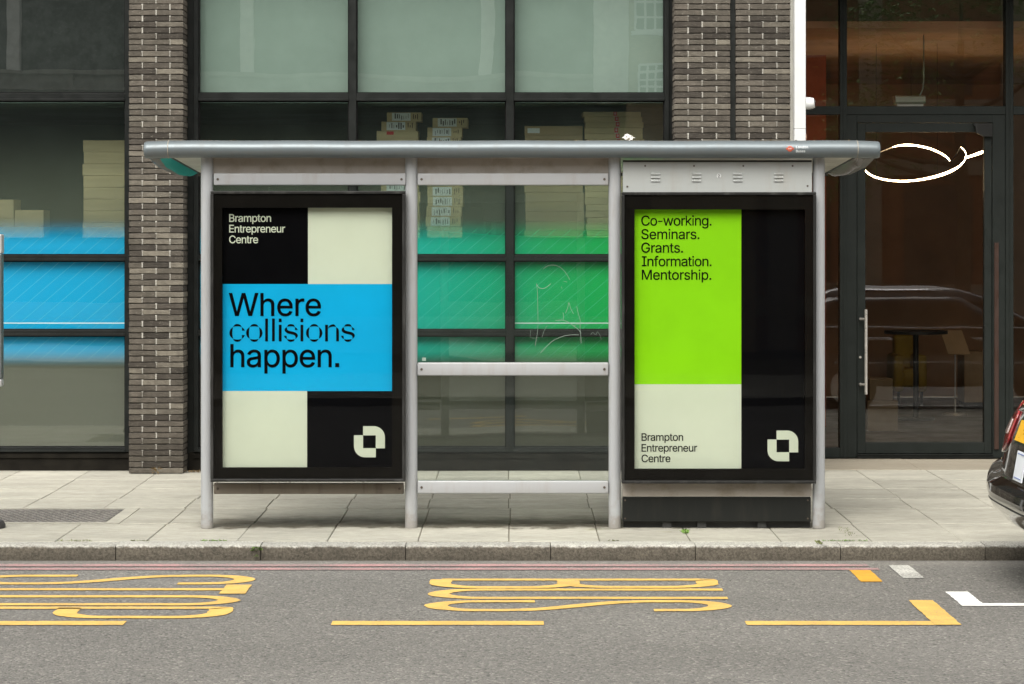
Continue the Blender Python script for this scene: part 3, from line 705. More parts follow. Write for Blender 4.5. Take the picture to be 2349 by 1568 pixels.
# ------------------------------------------------------------------ lettering: glyph outlines as Bezier splines [handle, point, handle] in 1/1000 em
GLYPHS = {"-":[453,[[[263,244,337,244,337,226],[337,207,337,188,263,188],[188,188,114,188,114,207],[114,226,114,244,188,244]]]],".":[187,[[[108,-4,95,-4,83,-4],[72,0,63,9,54,18],[50,28,50,41,50,54],[54,65,63,73,72,82],[83,87,95,87,108,87],[119,82,128,73,137,65],[141,54,141,41,141,28],[137,18,128,9,119,0]]]],"2":[453,[[[172,0,64,0,64,16],[64,32,64,47,121,108],[177,168,234,229,254,249],[270,267,282,282,295,298],[304,313,311,327,317,341],[320,356,320,371,320,390],[316,405,308,419,299,432],[288,442,273,449,259,456],[242,460,224,460,204,460],[187,456,172,447,158,439],[147,428,139,413,131,399],[127,382,127,362,107,362],[86,362,66,362,66,392],[72,419,86,442,100,465],[119,483,143,496,167,509],[194,516,225,516,255,516],[282,509,306,497,329,484],[348,467,361,445,374,424],[381,399,381,372,381,354],[378,335,371,318,364,300],[353,280,336,259,319,237],[296,211,267,180,229,140],[191,100,153,60,153,59],[153,58,153,57,231,57],[310,57,389,57,389,38],[389,19,389,0,281,0]]]],"B":[456,[[[122,0,60,0,60,170],[60,339,60,509,120,509],[181,509,241,509,276,509],[306,503,329,491,352,479],[369,462,381,442,392,422],[398,399,398,374,398,352],[394,334,387,320,379,306],[369,294,356,286,344,277],[330,271,315,267,315,265],[315,264,315,262,331,261],[347,255,363,245,379,235],[392,221,402,203,413,185],[418,163,418,136,418,111],[412,87,400,67,388,46],[370,30,344,18,319,6],[287,0,247,0,184,0]],[[125,115,125,57,165,57],[205,57,245,57,284,57],[313,65,330,80,347,95],[355,114,355,137,355,154],[351,170,342,184,334,198],[321,209,306,218,290,227],[271,231,248,231,207,231],[166,231,125,231,125,173]],[[125,341,125,285,162,285],[200,285,238,285,257,285],[273,289,288,296,303,303],[315,313,323,326,332,339],[336,355,336,372,336,395],[328,414,313,429,297,444],[273,452,240,452,202,452],[163,452,125,452,125,396]]]],"C":[510,[[[293,-7,267,-7,223,-7],[184,4,150,25,116,46],[89,76,70,115,50,154],[40,201,40,254,40,308],[50,354,70,393,89,432],[116,462,150,484,184,505],[223,516,267,516,293,516],[317,512,340,504,363,497],[384,486,402,471,420,457],[436,439,448,418,460,398],[468,374,473,348,451,348],[430,348,408,348,404,366],[398,381,389,395,381,408],[370,419,357,428,345,438],[331,444,315,449,300,454],[284,456,267,456,236,456],[208,448,184,432,159,417],[139,394,125,364,111,334],[103,297,103,254,103,211],[111,175,125,145,140,115],[159,92,184,76,209,61],[236,53,267,53,284,53],[300,55,315,60,331,65],[345,71,357,81,370,90],[381,101,389,114,398,128],[404,143,408,160,430,160],[451,160,473,160,469,135],[460,111,448,91,436,70],[421,52,402,38,384,23],[363,12,341,5,318,-3]]]],"E":[418,[[[165,0,60,0,60,170],[60,339,60,509,164,509],[268,509,372,509,372,490],[372,471,372,452,290,452],[207,452,125,452,125,396],[125,341,125,286,202,286],[278,286,355,286,355,267],[355,248,355,229,278,229],[202,229,125,229,125,172],[125,114,125,57,208,57],[292,57,375,57,375,38],[375,19,375,0,270,0]]]],"G":[520,[[[309,-7,269,-7,223,-7],[184,4,149,25,115,46],[88,77,69,116,50,155],[40,201,40,254,40,308],[50,354,69,393,88,432],[115,462,149,484,183,505],[221,516,265,516,292,516],[317,512,340,504,364,496],[385,484,403,469,422,454],[437,437,449,416,461,396],[470,373,474,349,452,349],[430,349,408,349,403,365],[396,380,387,393,379,406],[368,417,356,427,344,436],[330,444,315,448,300,453],[283,456,265,456,235,456],[208,448,183,432,159,417],[139,394,125,364,111,334],[103,297,103,254,103,211],[111,175,125,145,140,115],[159,92,184,76,209,61],[237,53,269,53,297,53],[323,59,345,71,367,83],[384,101,396,123,409,146],[415,172,415,202,421,201],[428,200,434,199,384,199],[333,199,283,199,283,218],[283,237,283,256,348,256],[413,256,478,256,478,237],[478,219,478,200,478,158],[469,122,451,91,433,60],[408,36,377,19,345,2]]]],"I":[300,[[[111,0,31,0,31,19],[31,38,31,57,60,57],[89,57,118,57,118,189],[118,320,118,452,89,452],[60,452,31,452,31,471],[31,490,31,509,111,509],[190,509,269,509,269,490],[269,471,269,452,240,452],[212,452,183,452,183,320],[183,189,183,57,212,57],[240,57,269,57,269,38],[269,19,269,0,190,0]]]],"L":[393,[[[160,0,60,0,60,170],[60,339,60,509,82,509],[103,509,125,509,125,358],[125,208,125,57,203,57],[282,57,361,57,361,38],[361,19,361,0,261,0]]]],"M":[628,[[[81,0,60,0,60,170],[60,339,60,509,91,509],[121,509,152,509,193,402],[235,294,277,187,280,180],[284,170,287,159,291,148],[295,136,299,123,303,110],[307,97,311,84,315,71],[319,59,322,49,317,49],[312,49,307,49,310,59],[314,70,318,83,322,95],[326,108,330,121,334,134],[338,147,342,158,346,170],[349,179,352,187,394,294],[435,402,476,509,507,509],[537,509,568,509,568,339],[568,170,568,0,547,0],[525,0,504,0,504,97],[504,194,504,291,504,302],[504,314,504,327,505,340],[505,354,505,369,505,383],[506,398,506,413,506,428],[507,443,507,457,509,457],[511,457,513,457,508,441],[503,426,498,409,492,393],[487,378,482,363,477,348],[472,334,467,322,463,309],[459,299,456,291,418,194],[380,97,342,0,323,0],[305,0,286,0,248,97],[209,194,170,291,167,299],[163,309,159,321,155,333],[150,346,145,361,140,376],[135,391,129,408,124,424],[118,441,112,457,114,457],[117,457,119,457,119,444],[120,431,120,416,120,401],[121,387,121,372,121,357],[121,342,122,328,122,315],[122,302,122,291,122,194],[122,97,122,0,101,0]]]],"S":[446,[[[263,-9,224,-9,187,-9],[155,-3,128,9,100,21],[79,38,64,60,49,82],[40,107,38,137,60,137],[82,137,104,137,106,117],[112,101,123,88,134,75],[149,65,166,59,184,52],[203,49,224,49,247,49],[268,53,286,60,304,68],[319,78,329,92,340,105],[346,121,346,139,346,155],[341,169,332,179,323,189],[311,198,296,205,281,211],[264,217,245,222,224,228],[204,234,184,239,142,251],[109,268,86,289,63,311],[52,339,52,372,52,401],[60,426,75,448,90,469],[111,486,138,498,164,510],[194,516,227,516,261,516],[290,510,316,498,342,486],[362,469,377,449,392,428],[400,404,401,378,380,378],[358,378,337,378,335,403],[323,423,302,437,281,451],[256,459,225,459,203,459],[184,455,167,448,151,441],[138,431,129,418,120,406],[115,391,115,376,115,358],[120,344,131,334,142,323],[154,314,169,308,184,302],[199,297,212,293,230,289],[247,284,264,279,279,275],[295,270,312,264,328,257],[344,248,359,238,373,227],[385,214,395,198,404,181],[408,162,408,139,408,111],[401,86,386,64,372,41],[351,24,323,11,296,-2]]]],"U":[517,[[[299,-8,259,-8,219,-8],[184,0,154,15,124,31],[101,53,85,80,68,107],[60,138,60,173,60,285],[60,397,60,509,81,509],[103,509,124,509,124,399],[124,288,124,178,124,154],[130,132,141,113,152,94],[167,79,187,68,207,57],[231,52,259,52,287,52],[311,57,331,68,351,79],[366,94,377,113,387,132],[393,154,393,178,393,288],[393,399,393,509,414,509],[436,509,457,509,457,397],[457,285,457,173,457,138],[449,107,433,80,416,53],[393,31,363,15,334,0]]]],"W":[686,[[[180,0,155,0,109,170],[63,339,16,509,38,509],[60,509,82,509,109,404],[136,300,163,196,168,179],[172,163,175,145,179,128],[183,111,187,94,190,76],[194,58,197,40,194,40],[192,40,189,40,193,58],[196,76,200,94,203,111],[207,128,211,145,215,163],[220,179,224,196,251,300],[279,404,306,509,331,509],[355,509,380,509,407,404],[434,300,462,196,466,179],[470,163,474,145,478,128],[482,111,486,94,490,76],[494,58,497,40,494,40],[491,40,488,40,492,58],[495,76,499,94,502,111],[506,128,510,145,515,163],[519,179,523,196,550,300],[576,404,603,509,625,509],[647,509,670,509,623,339],[577,170,530,0,505,0],[480,0,455,0,426,108],[397,215,368,323,362,344],[357,367,351,391,346,416],[341,444,336,475,341,475],[345,475,350,475,345,445],[340,419,335,395,330,371],[324,347,318,323,289,215],[260,108,230,0,205,0]]]],"a":[389,[[[182,-9,160,-9,136,-9],[114,-4,94,5,75,14],[59,27,48,45,36,62],[30,83,30,108,30,130],[35,147,43,161,52,175],[63,185,78,193,92,201],[108,207,125,211,143,215],[160,218,178,220,201,223],[219,225,234,227,248,228],[258,231,265,235,272,239],[276,245,276,255,276,255],[276,256,276,257,276,272],[273,286,267,297,261,308],[252,316,240,322,228,328],[213,331,196,331,178,331],[162,328,149,322,136,317],[126,309,118,301,110,292],[104,283,100,274,80,280],[61,285,41,291,50,314],[62,332,79,346,95,360],[113,369,133,375,153,381],[173,384,194,384,208,384],[223,383,239,379,255,376],[271,370,286,360,301,351],[313,338,322,320,332,303],[337,280,337,251,337,168],[337,84,337,0,317,0],[297,0,277,0,277,17],[277,35,277,52,275,52],[274,52,272,52,268,43],[261,34,252,25,243,15],[230,7,215,1,200,-5]],[[155,45,170,45,193,45],[212,50,228,59,243,68],[255,79,263,93,271,107],[276,122,276,138,276,155],[276,173,276,190,273,187],[268,184,259,182,251,180],[242,178,231,176,221,174],[210,172,200,171,190,170],[182,169,175,168,161,166],[147,163,134,159,121,154],[111,148,103,139,96,131],[92,119,92,105,92,92],[95,81,102,72,109,63],[118,57,130,52,142,48]]]],"c":[395,[[[226,-8,207,-8,173,-8],[143,0,117,16,91,33],[71,56,56,85,41,114],[34,149,34,187,34,227],[41,262,56,291,71,321],[91,343,117,360,143,376],[173,384,207,384,226,384],[243,382,260,377,276,372],[292,365,305,356,319,347],[330,335,340,322,350,309],[357,294,362,277,342,272],[322,267,303,262,300,272],[296,281,290,289,285,297],[278,305,270,311,262,317],[253,322,242,325,232,328],[220,330,207,330,182,330],[161,323,145,310,129,297],[116,280,108,258,100,237],[96,213,96,187,96,162],[100,139,108,117,116,96],[129,79,145,66,161,53],[182,46,207,46,220,46],[232,48,243,52,253,55],[263,60,271,66,279,72],[286,80,292,89,297,97],[301,107,304,117,324,112],[343,107,363,102,358,85],[351,70,341,56,332,43],[320,31,306,21,293,12],[277,4,261,-1,244,-6]]]],"d":[424,[[[219,-8,195,-8,164,-8],[136,0,111,16,87,32],[68,55,55,84,41,114],[34,149,34,189,34,229],[41,263,55,293,69,322],[88,345,112,361,136,376],[164,384,196,384,219,384],[238,381,253,373,268,365],[279,356,287,346,296,336],[302,327,306,319,308,319],[309,319,311,319,311,382],[311,446,311,509,331,509],[351,509,372,509,372,339],[372,170,372,0,352,0],[332,0,313,0,313,20],[313,39,313,59,311,59],[309,59,307,59,302,51],[295,42,287,31,278,21],[267,12,252,4,238,-4]],[[181,47,205,47,227,47],[247,53,263,65,279,77],[291,94,299,115,308,136],[312,161,312,189,312,217],[308,242,300,263,292,284],[279,300,263,312,247,324],[228,330,205,330,181,330],[161,324,145,311,129,299],[116,282,108,261,100,240],[96,216,96,189,96,162],[100,138,109,117,117,95],[129,78,145,66,161,53]]]],"e":[403,[[[238,-8,212,-8,175,-8],[143,0,117,16,90,33],[70,56,56,85,41,114],[34,148,34,187,34,226],[41,260,55,290,69,319],[89,343,115,359,141,376],[171,384,205,384,226,384],[246,381,266,374,285,367],[303,356,319,341,335,326],[348,306,357,282,366,258],[371,228,371,194,371,186],[371,178,371,169,272,169],[174,169,75,169,75,187],[75,204,75,221,163,221],[250,221,338,221,329,215],[319,208,310,202,310,227],[306,249,298,269,290,288],[278,303,263,314,247,325],[228,330,205,330,182,330],[163,325,146,313,130,302],[118,288,109,270,100,251],[96,232,96,211,96,200],[96,189,96,178,96,150],[101,126,110,106,120,87],[134,72,151,61,168,51],[189,46,212,46,228,46],[241,48,254,53,266,57],[277,64,285,73,294,82],[301,93,306,105,325,101],[345,96,365,91,359,71],[349,54,335,39,321,24],[303,13,283,4,262,-4]]]],"f":[253,[[[154,379,228,379,228,362],[228,344,228,327,154,327],[80,327,6,327,6,344],[6,362,6,379,80,379]],[[101,0,81,0,81,144],[81,288,81,432,81,453],[86,471,96,486,106,500],[119,511,135,519,152,526],[169,530,187,530,201,530],[213,529,222,527,232,525],[238,523,243,521,238,503],[233,486,227,468,224,470],[220,471,215,472,210,473],[203,474,195,474,176,474],[163,469,154,460,146,451],[142,437,142,419,142,279],[142,140,142,0,121,0]]]],"g":[425,[[[238,-151,207,-151,179,-151],[155,-147,134,-140,113,-132],[96,-123,82,-110,69,-98],[58,-84,51,-69,67,-60],[84,-50,101,-41,107,-49],[113,-57,122,-66,130,-75],[141,-82,154,-88,168,-94],[186,-97,207,-97,238,-97],[263,-90,282,-75,302,-60],[311,-37,311,-6,311,19],[311,44,311,68,310,68],[308,68,306,68,301,60],[295,51,287,41,278,32],[267,23,252,16,238,8],[219,5,195,5,164,5],[137,12,113,27,88,41],[69,62,55,90,41,118],[34,152,34,191,34,230],[41,264,55,293,69,322],[88,345,112,361,137,376],[165,384,196,384,220,384],[239,381,253,373,268,365],[280,356,288,346,297,336],[303,327,308,319,309,319],[311,319,313,319,313,339],[313,359,313,379,333,379],[353,379,372,379,372,250],[372,121,372,-9,372,-42],[365,-69,350,-90,335,-111],[316,-126,291,-136,266,-146]],[[181,59,205,59,228,59],[248,64,264,75,280,86],[292,101,300,121,308,141],[312,165,312,193,312,220],[308,243,300,264,292,284],[280,301,264,312,248,324],[228,330,205,330,181,330],[161,324,145,312,129,299],[117,283,109,262,100,242],[96,219,96,193,96,166],[100,143,109,123,117,103],[129,87,145,76,162,65]]]],"h":[410,[[[114,249,114,227,114,151],[114,76,114,0,93,0],[73,0,53,0,53,170],[53,339,53,509,73,509],[93,509,114,509,114,435],[114,361,114,287,110,287],[106,287,102,287,114,322],[131,347,152,362,174,377],[199,384,227,384,253,384],[276,379,295,369,315,358],[330,342,341,321,352,299],[357,273,357,240,357,160],[357,80,357,0,337,0],[316,0,296,0,296,78],[296,157,296,235,296,265],[288,288,273,304,258,321],[237,329,210,329,192,329],[175,325,161,317,146,309],[135,298,126,283,118,267]]]],"i":[166,[[[73,0,53,0,53,126],[53,253,53,379,73,379],[93,379,114,379,114,253],[114,126,114,0,93,0]],[[95,443,84,443,72,443],[62,447,54,455,45,462],[41,472,41,483,41,494],[45,504,54,512,62,520],[72,524,84,524,95,524],[106,520,114,512,122,504],[126,494,126,483,126,472],[122,462,114,455,106,447]]]],"k":[380,[[[132,158,110,137,110,162],[110,187,110,212,113,212],[117,212,121,212,175,268],[230,323,284,379,310,379],[335,379,360,379,301,319],[243,259,184,199,182,199],[179,199,177,199,155,178]],[[73,0,53,0,53,170],[53,339,53,509,73,509],[93,509,114,509,114,339],[114,170,114,0,93,0]],[[320,0,294,0,245,62],[197,124,148,186,162,200],[177,214,191,229,252,152],[312,76,372,0,346,0]]]],"l":[189,[[[147,-2,139,-2,110,-2],[88,5,74,20,60,35],[53,57,53,84,53,226],[53,367,53,509,73,509],[93,509,114,509,114,372],[114,235,114,99,114,81],[116,69,120,62,125,55],[133,52,146,52,152,52],[157,52,160,53,164,53],[167,54,170,54,173,37],[177,20,181,3,175,1],[169,0,162,-1,154,-2]]]],"m":[609,[[[73,0,53,0,53,126],[53,253,53,379,72,379],[92,379,112,379,112,351],[112,323,112,295,111,295],[109,295,108,295,113,316],[121,332,132,346,144,359],[157,369,172,376,187,383],[203,386,219,386,247,386],[270,378,287,361,305,344],[316,322,321,295,318,295],[315,295,312,295,317,313],[325,329,337,343,349,357],[364,367,381,375,398,382],[416,386,437,386,459,386],[479,381,497,372,515,362],[530,348,541,328,551,309],[557,285,557,255,557,170],[557,85,557,0,536,0],[516,0,496,0,496,85],[496,169,496,254,496,281],[488,301,473,313,457,325],[439,330,419,330,402,330],[387,327,374,320,362,313],[352,303,345,290,339,278],[335,263,335,247,335,165],[335,82,335,0,315,0],[295,0,274,0,274,87],[274,173,274,260,274,281],[267,298,253,311,239,324],[221,330,199,330,185,330],[171,327,158,320,144,313],[134,303,126,289,118,276],[114,258,114,238,114,159],[114,79,114,0,93,0]]]],"n":[409,[[[114,249,114,227,114,151],[114,76,114,0,93,0],[73,0,53,0,53,126],[53,253,53,379,72,379],[92,379,112,379,112,349],[112,318,112,287,109,287],[106,287,102,287,114,322],[131,347,152,362,174,377],[199,384,227,384,253,384],[276,379,295,369,314,358],[330,342,341,321,352,299],[357,273,357,240,357,160],[357,80,357,0,337,0],[316,0,296,0,296,78],[296,157,296,235,296,265],[288,288,273,304,258,321],[237,329,210,329,192,329],[175,325,161,317,146,309],[135,298,126,283,118,267]]]],"o":[415,[[[242,-8,207,-8,173,-8],[143,0,117,16,91,33],[71,56,56,85,41,114],[34,149,34,187,34,227],[41,262,56,291,71,321],[91,343,117,360,143,376],[173,384,207,384,242,384],[273,376,299,360,325,343],[345,321,359,291,374,262],[381,227,381,187,381,149],[374,114,359,85,345,56],[325,33,299,16,273,0]],[[182,46,207,46,233,46],[254,53,270,66,287,79],[299,96,307,117,315,139],[319,162,319,187,319,213],[315,236,307,258,299,280],[287,297,270,310,254,323],[233,330,207,330,182,330],[161,323,145,310,129,297],[116,280,108,258,100,237],[96,213,96,187,96,162],[100,139,108,117,116,96],[129,79,145,66,161,53]]]],"p":[424,[[[73,-143,53,-143,53,31],[53,205,53,379,72,379],[92,379,112,379,112,359],[112,339,112,319,114,319],[116,319,118,319,123,327],[129,336,137,346,145,356],[157,365,171,373,186,381],[205,384,229,384,261,384],[289,376,313,361,337,345],[356,322,370,293,383,263],[390,229,390,189,390,149],[383,114,370,84,356,55],[337,32,313,16,289,0],[261,-8,229,-8,206,-8],[187,-4,173,4,158,12],[146,21,138,31,130,42],[123,51,118,59,117,59],[115,59,114,59,114,-8],[114,-76,114,-143,93,-143]],[[197,47,220,47,244,47],[263,53,279,66,295,78],[308,95,316,117,324,138],[328,162,328,189,328,216],[324,240,316,261,308,282],[296,299,280,311,264,324],[244,330,220,330,197,330],[177,324,161,312,145,300],[133,284,125,263,117,242],[113,217,113,189,113,161],[117,136,125,115,133,94],[146,77,162,65,178,53]]]],"r":[259,[[[73,0,53,0,53,126],[53,253,53,379,72,379],[92,379,112,379,112,360],[112,340,112,321,113,321],[114,321,115,321,122,340],[135,355,152,367,170,379],[190,385,213,385,218,385],[223,385,229,384,235,384],[240,384,243,384,243,363],[243,343,243,322,242,323],[237,323,230,324,223,325],[215,326,207,326,189,326],[173,322,159,315,145,307],[134,297,126,284,118,270],[114,255,114,237,114,158],[114,79,114,0,93,0]]]],"s":[365,[[[211,-8,182,-8,156,-8],[133,-4,112,3,92,11],[75,23,62,38,49,53],[40,72,36,94,55,98],[74,102,94,107,99,86],[109,70,124,60,139,50],[158,45,181,45,208,45],[229,51,244,62,260,74],[268,87,268,103,268,116],[263,127,254,136,245,144],[231,151,212,155,191,160],[170,165,149,170,115,178],[89,191,72,208,55,225],[47,247,47,274,47,296],[53,315,65,332,77,348],[94,361,115,370,136,380],[160,384,187,384,213,384],[235,380,254,372,272,365],[287,353,299,339,310,325],[319,309,324,290,305,286],[287,281,268,277,263,292],[255,304,243,316,230,327],[212,333,187,333,165,333],[146,327,131,317,116,306],[109,293,109,277,109,263],[114,252,124,243,134,235],[150,228,172,223,191,218],[210,214,229,209,264,201],[290,188,306,171,323,154],[331,133,331,107,331,84],[325,64,312,47,300,30],[282,16,260,6,237,-3]]]],"t":[227,[[[138,379,204,379,204,362],[204,344,204,327,138,327],[72,327,6,327,6,344],[6,362,6,379,72,379]],[[65,345,65,471,85,471],[106,471,126,471,126,347],[126,222,126,98,126,81],[129,69,136,61,143,54],[154,50,170,50,174,50],[179,50,185,51,191,52],[197,53,202,54,206,36],[209,19,213,2,207,0],[200,-2,192,-3,184,-4],[176,-4,168,-4,136,-4],[110,4,92,21,74,38],[65,62,65,93,65,219]]]],"u":[410,[[[211,-5,182,-5,157,-5],[134,0,115,11,95,21],[80,37,69,59,58,80],[53,107,53,139,53,219],[53,299,53,379,73,379],[93,379,114,379,114,301],[114,222,114,144,114,114],[121,91,137,75,152,58],[173,50,200,50,218,50],[235,54,249,62,264,70],[275,81,283,97,292,112],[296,131,296,153,296,228],[296,304,296,379,316,379],[337,379,357,379,357,253],[357,126,357,0,337,0],[318,0,298,0,298,31],[298,61,298,92,301,92],[304,92,307,92,295,57],[279,32,257,17,235,2]]]],"w":[567,[[[158,0,138,0,99,126],[61,253,23,379,44,379],[66,379,87,379,103,324],[118,269,133,214,140,191],[147,165,154,137,161,108],[168,76,175,41,172,41],[168,41,165,41,172,75],[179,106,186,135,193,163],[199,190,206,214,221,269],[237,324,252,379,273,379],[295,379,316,379,332,324],[347,269,362,214,368,190],[375,164,382,136,388,107],[395,76,402,41,399,41],[395,41,391,41,399,75],[406,107,413,135,420,164],[427,190,434,214,449,269],[465,324,480,379,502,379],[523,379,545,379,506,253],[468,126,429,0,409,0],[389,0,368,0,352,57],[335,114,319,172,314,189],[309,207,305,225,300,243],[295,261,291,280,286,299],[281,318,277,338,281,338],[286,338,291,338,286,319],[281,299,277,280,272,261],[267,243,263,225,258,206],[253,189,248,172,231,114],[215,57,199,0,178,0]]]]}
GLYPHS['-'] = [330, [[[v - 60 if i % 2 == 0 else v for i, v in enumerate(p)] for p in s] for s in GLYPHS['-'][1]]]
CAP = max(p[3] for s in GLYPHS['E'][1] for p in s) / 1000.0


def glyph_xs(ch):
    xs = [p[2] for s in GLYPHS[ch][1] for p in s]
    return min(xs) / 1000.0, max(xs) / 1000.0


def text_to(mb, s, x0, x1, zbase, cap, y, mi=0, sx=None):
    """lay a line of text so that its ink runs from x0 to x1 with the given cap height, in the plane Y = y"""
    k = cap / CAP
    pen, pens = 0.0, []
    for ch in s:
        pens.append(pen)
        pen += (GLYPHS[ch][0] / 1000.0) if ch in GLYPHS else 0.25
    n = len(s)
    a = glyph_xs(s[0])[0]
    b = pens[-1] + glyph_xs(s[-1])[1]
    want = (x1 - x0) / k
    track = (want - (b - a)) / max(1, n - 1)
    hs = 1.0
    if sx is None and abs(track) > 0.03:          # spread the rest over the glyph widths
        t2 = max(-0.03, min(0.03, track))
        hs = (want - t2 * (n - 1)) / (b - a)
        track = t2
    for i, ch in enumerate(s):
        if ch not in GLYPHS:
            continue
        ox = pens[i] * hs + track * i - a * hs
        vs, fs = glyph_fill(ch)
        mb.add([(x0 + (u * hs + ox) * k, y, zbase + v * k) for u, v in vs], fs, mi)


_fill = {}
BOLD = 6.5


def first_sign(conts, ar):
    # the first contour of a glyph is an outer one and fixes the winding; the rest follow it
    global _sign
    if not conts:
        _sign = 1 if ar > 0 else -1
    return _sign


def glyph_fill(ch):
    """triangles of a glyph by the non-zero winding rule"""
    if ch in _fill:
        return _fill[ch]
    conts = []
    for sp in GLYPHS[ch][1]:
        pts = []
        n = len(sp)
        for i in range(n):
            p, q = sp[i], sp[(i + 1) % n]
            P = [(p[2], p[3]), (p[4], p[5]), (q[0], q[1]), (q[2], q[3])]
            dx, dy = P[3][0] - P[0][0], P[3][1] - P[0][1]
            dev = max(abs((P[j][0] - P[0][0]) * dy - (P[j][1] - P[0][1]) * dx) for j in (1, 2)) / (math.hypot(dx, dy) or 1)
            m = 1 if dev < 1.5 else 6
            for j in range(m):
                t = j / m
                b = ((1 - t) ** 3, 3 * t * (1 - t) ** 2, 3 * t * t * (1 - t), t ** 3)
                pts.append((sum(b[c] * P[c][0] for c in range(4)), sum(b[c] * P[c][1] for c in range(4))))
        xs, ys = [p[0] for p in pts], [p[1] for p in pts]
        if max(xs) - min(xs) < 110 and max(ys) - min(ys) < 110:      # square dots and full stops
            a, b, c, d = min(xs), max(xs), min(ys), max(ys)
            pts = [(a, c), (b, c), (b, d), (a, d)]
        elif len(pts) > 4:                                            # a touch more weight
            n = len(pts)
            ar = sum(pts[i][0] * pts[(i + 1) % n][1] - pts[(i + 1) % n][0] * pts[i][1] for i in range(n))
            sg = BOLD * (1 if len(conts) == 0 else 1) * first_sign(conts, ar)
            out = []
            for i in range(n):
                (ax_, ay_), (bx_, by_), (cx_, cy_) = pts[i - 1], pts[i], pts[(i + 1) % n]
                d1 = Vector((bx_ - ax_, by_ - ay_)); d2 = Vector((cx_ - bx_, cy_ - by_))
                if d1.length < 1e-6 or d2.length < 1e-6:
                    out.append(pts[i]); continue
                d1.normalize(); d2.normalize()
                m_ = Vector((d1.y + d2.y, -(d1.x + d2.x)))
                if m_.length < 0.3:
                    m_ = Vector((d1.y, -d1.x))
                else:
                    m_.normalize(); m_ /= max(0.55, m_.x * d1.y - m_.y * d1.x)
                out.append((bx_ + m_.x * sg, by_ + m_.y * sg))
            pts = out
        conts.append(pts)
    co, ed = [], []
    for c in conts:
        o = len(co)
        co += [Vector(p) for p in c]
        ed += [(o + i, o + (i + 1) % len(c)) for i in range(len(c))]
    vs, _, tri, _, _, _ = delaunay_2d_cdt(co, ed, [], 0, 1e-4)

    def wind(x, y):
        w = 0
        for c in conts:
            for i in range(len(c)):
                (xa, ya), (xb, yb) = c[i], c[(i + 1) % len(c)]
                if (ya <= y) != (yb <= y):
                    if xa + (y - ya) / (yb - ya) * (xb - xa) > x:
                        w += 1 if yb > ya else -1
        return w
    fs = []
    for t in tri:
        cx = sum(vs[i].x for i in t) / 3
        cy = sum(vs[i].y for i in t) / 3
        if wind(cx, cy) != 0:
            fs.append(tuple(t))
    _fill[ch] = ([(v.x / 1000, v.y / 1000) for v in vs], fs)
    return _fill[ch]

# ================================================================== SETTING
def sheet(name, x0, x1, y0, y1, z, mat, nx=1, ny=1):
    mb = MB()
    rows = [[(x0 + (x1 - x0) * i / nx, y0 + (y1 - y0) * j / ny, z) for i in range(nx + 1)] for j in range(ny + 1)]
    mb.grid(rows)
    o = mb.build(name, mat)
    o['kind'] = 'structure'
    return o


GZ = -0.10                                   # road level below the pavement
KF, KB = -0.95, -0.75                        # kerb front and back
sheet('ground', -150, 150, -150, 150, -0.14, M['mortar_bed'])
sheet('road', -60, 60, -14.0, KF + 0.03, GZ, M['asphalt'])

# kerb: granite lengths with open joints
mb = MB()
KX0 = PX(265, KF)
for i in range(-22, 24):
    a, b = KX0 + 0.9235 * i, KX0 + 0.9235 * (i + 1)
    dz = random.uniform(-0.004, 0.003)
    dy = random.uniform(-0.006, 0.004)
    n = 14
    prof = [(KF + 0.012, GZ - 0.03), (KF + 0.004, GZ + 0.02), (KF, -0.022), (KF + 0.004, -0.008), (KF + 0.014, -0.001), (KF + 0.08, 0.0), (KB, 0.0), (KB, GZ - 0.03)]
    xs = [a + 0.0025 + (b - a - 0.005) * k / n for k in range(n + 1)]
    rows = []
    for x in xs:
        rows.append([(x, y + dy + (random.uniform(-0.002, 0.002) if 1 <= q <= 4 else 0), z + dz + (random.uniform(-0.0015, 0.001) if 2 <= q <= 4 else 0)) for q, (y, z) in enumerate(prof)])
    o0 = len(mb.v)
    mb.grid(rows, closed=True)
    m_ = len(prof)
    mb.f.append([o0 + k for k in range(m_)]); mb.m.append(0)
    mb.f.append([o0 + n * m_ + k for k in range(m_)]); mb.m.append(0)
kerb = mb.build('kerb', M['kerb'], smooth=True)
kerb['kind'] = 'structure'

# pavement: flags on a sand bed
bed = sheet('pavement_bed', -40, 40, KB - 0.02, 9.0, -0.010, M['mortar_bed'])
rows_y = [KB + 0.006, 0.27, 1.24, 1.90, 2.65, 3.40, 4.24]
offs = [-0.02, -0.012, -0.025, -0.015, -0.02, -0.028]
FP = 0.586
mb = MB()


def flag(x0, x1, y0, y1):
    g, gy = 0.0025, 0.010
    dz = random.uniform(-0.0025, 0.0015)
    t = [random.uniform(-0.0012, 0.0012) for _ in range(4)]
    c = 0.004
    x0 += g; x1 -= g; y0 += gy; y1 -= gy
    top = [(x0 + c, y0 + c, dz + t[0]), (x1 - c, y0 + c, dz + t[1]), (x1 - c, y1 - c, dz + t[2]), (x0 + c, y1 - c, dz + t[3])]
    mid = [(x0, y0, dz - c), (x1, y0, dz - c), (x1, y1, dz - c), (x0, y1, dz - c)]
    bot = [(x0, y0, -0.03), (x1, y0, -0.03), (x1, y1, -0.03), (x0, y1, -0.03)]
    fs = [(0, 1, 2, 3)]
    for a in (0, 4):
        for k in range(4):
            fs.append((a + k, a + 4 + k, a + 4 + (k + 1) % 4, a + (k + 1) % 4))
    mb.add(top + mid + bot, fs)


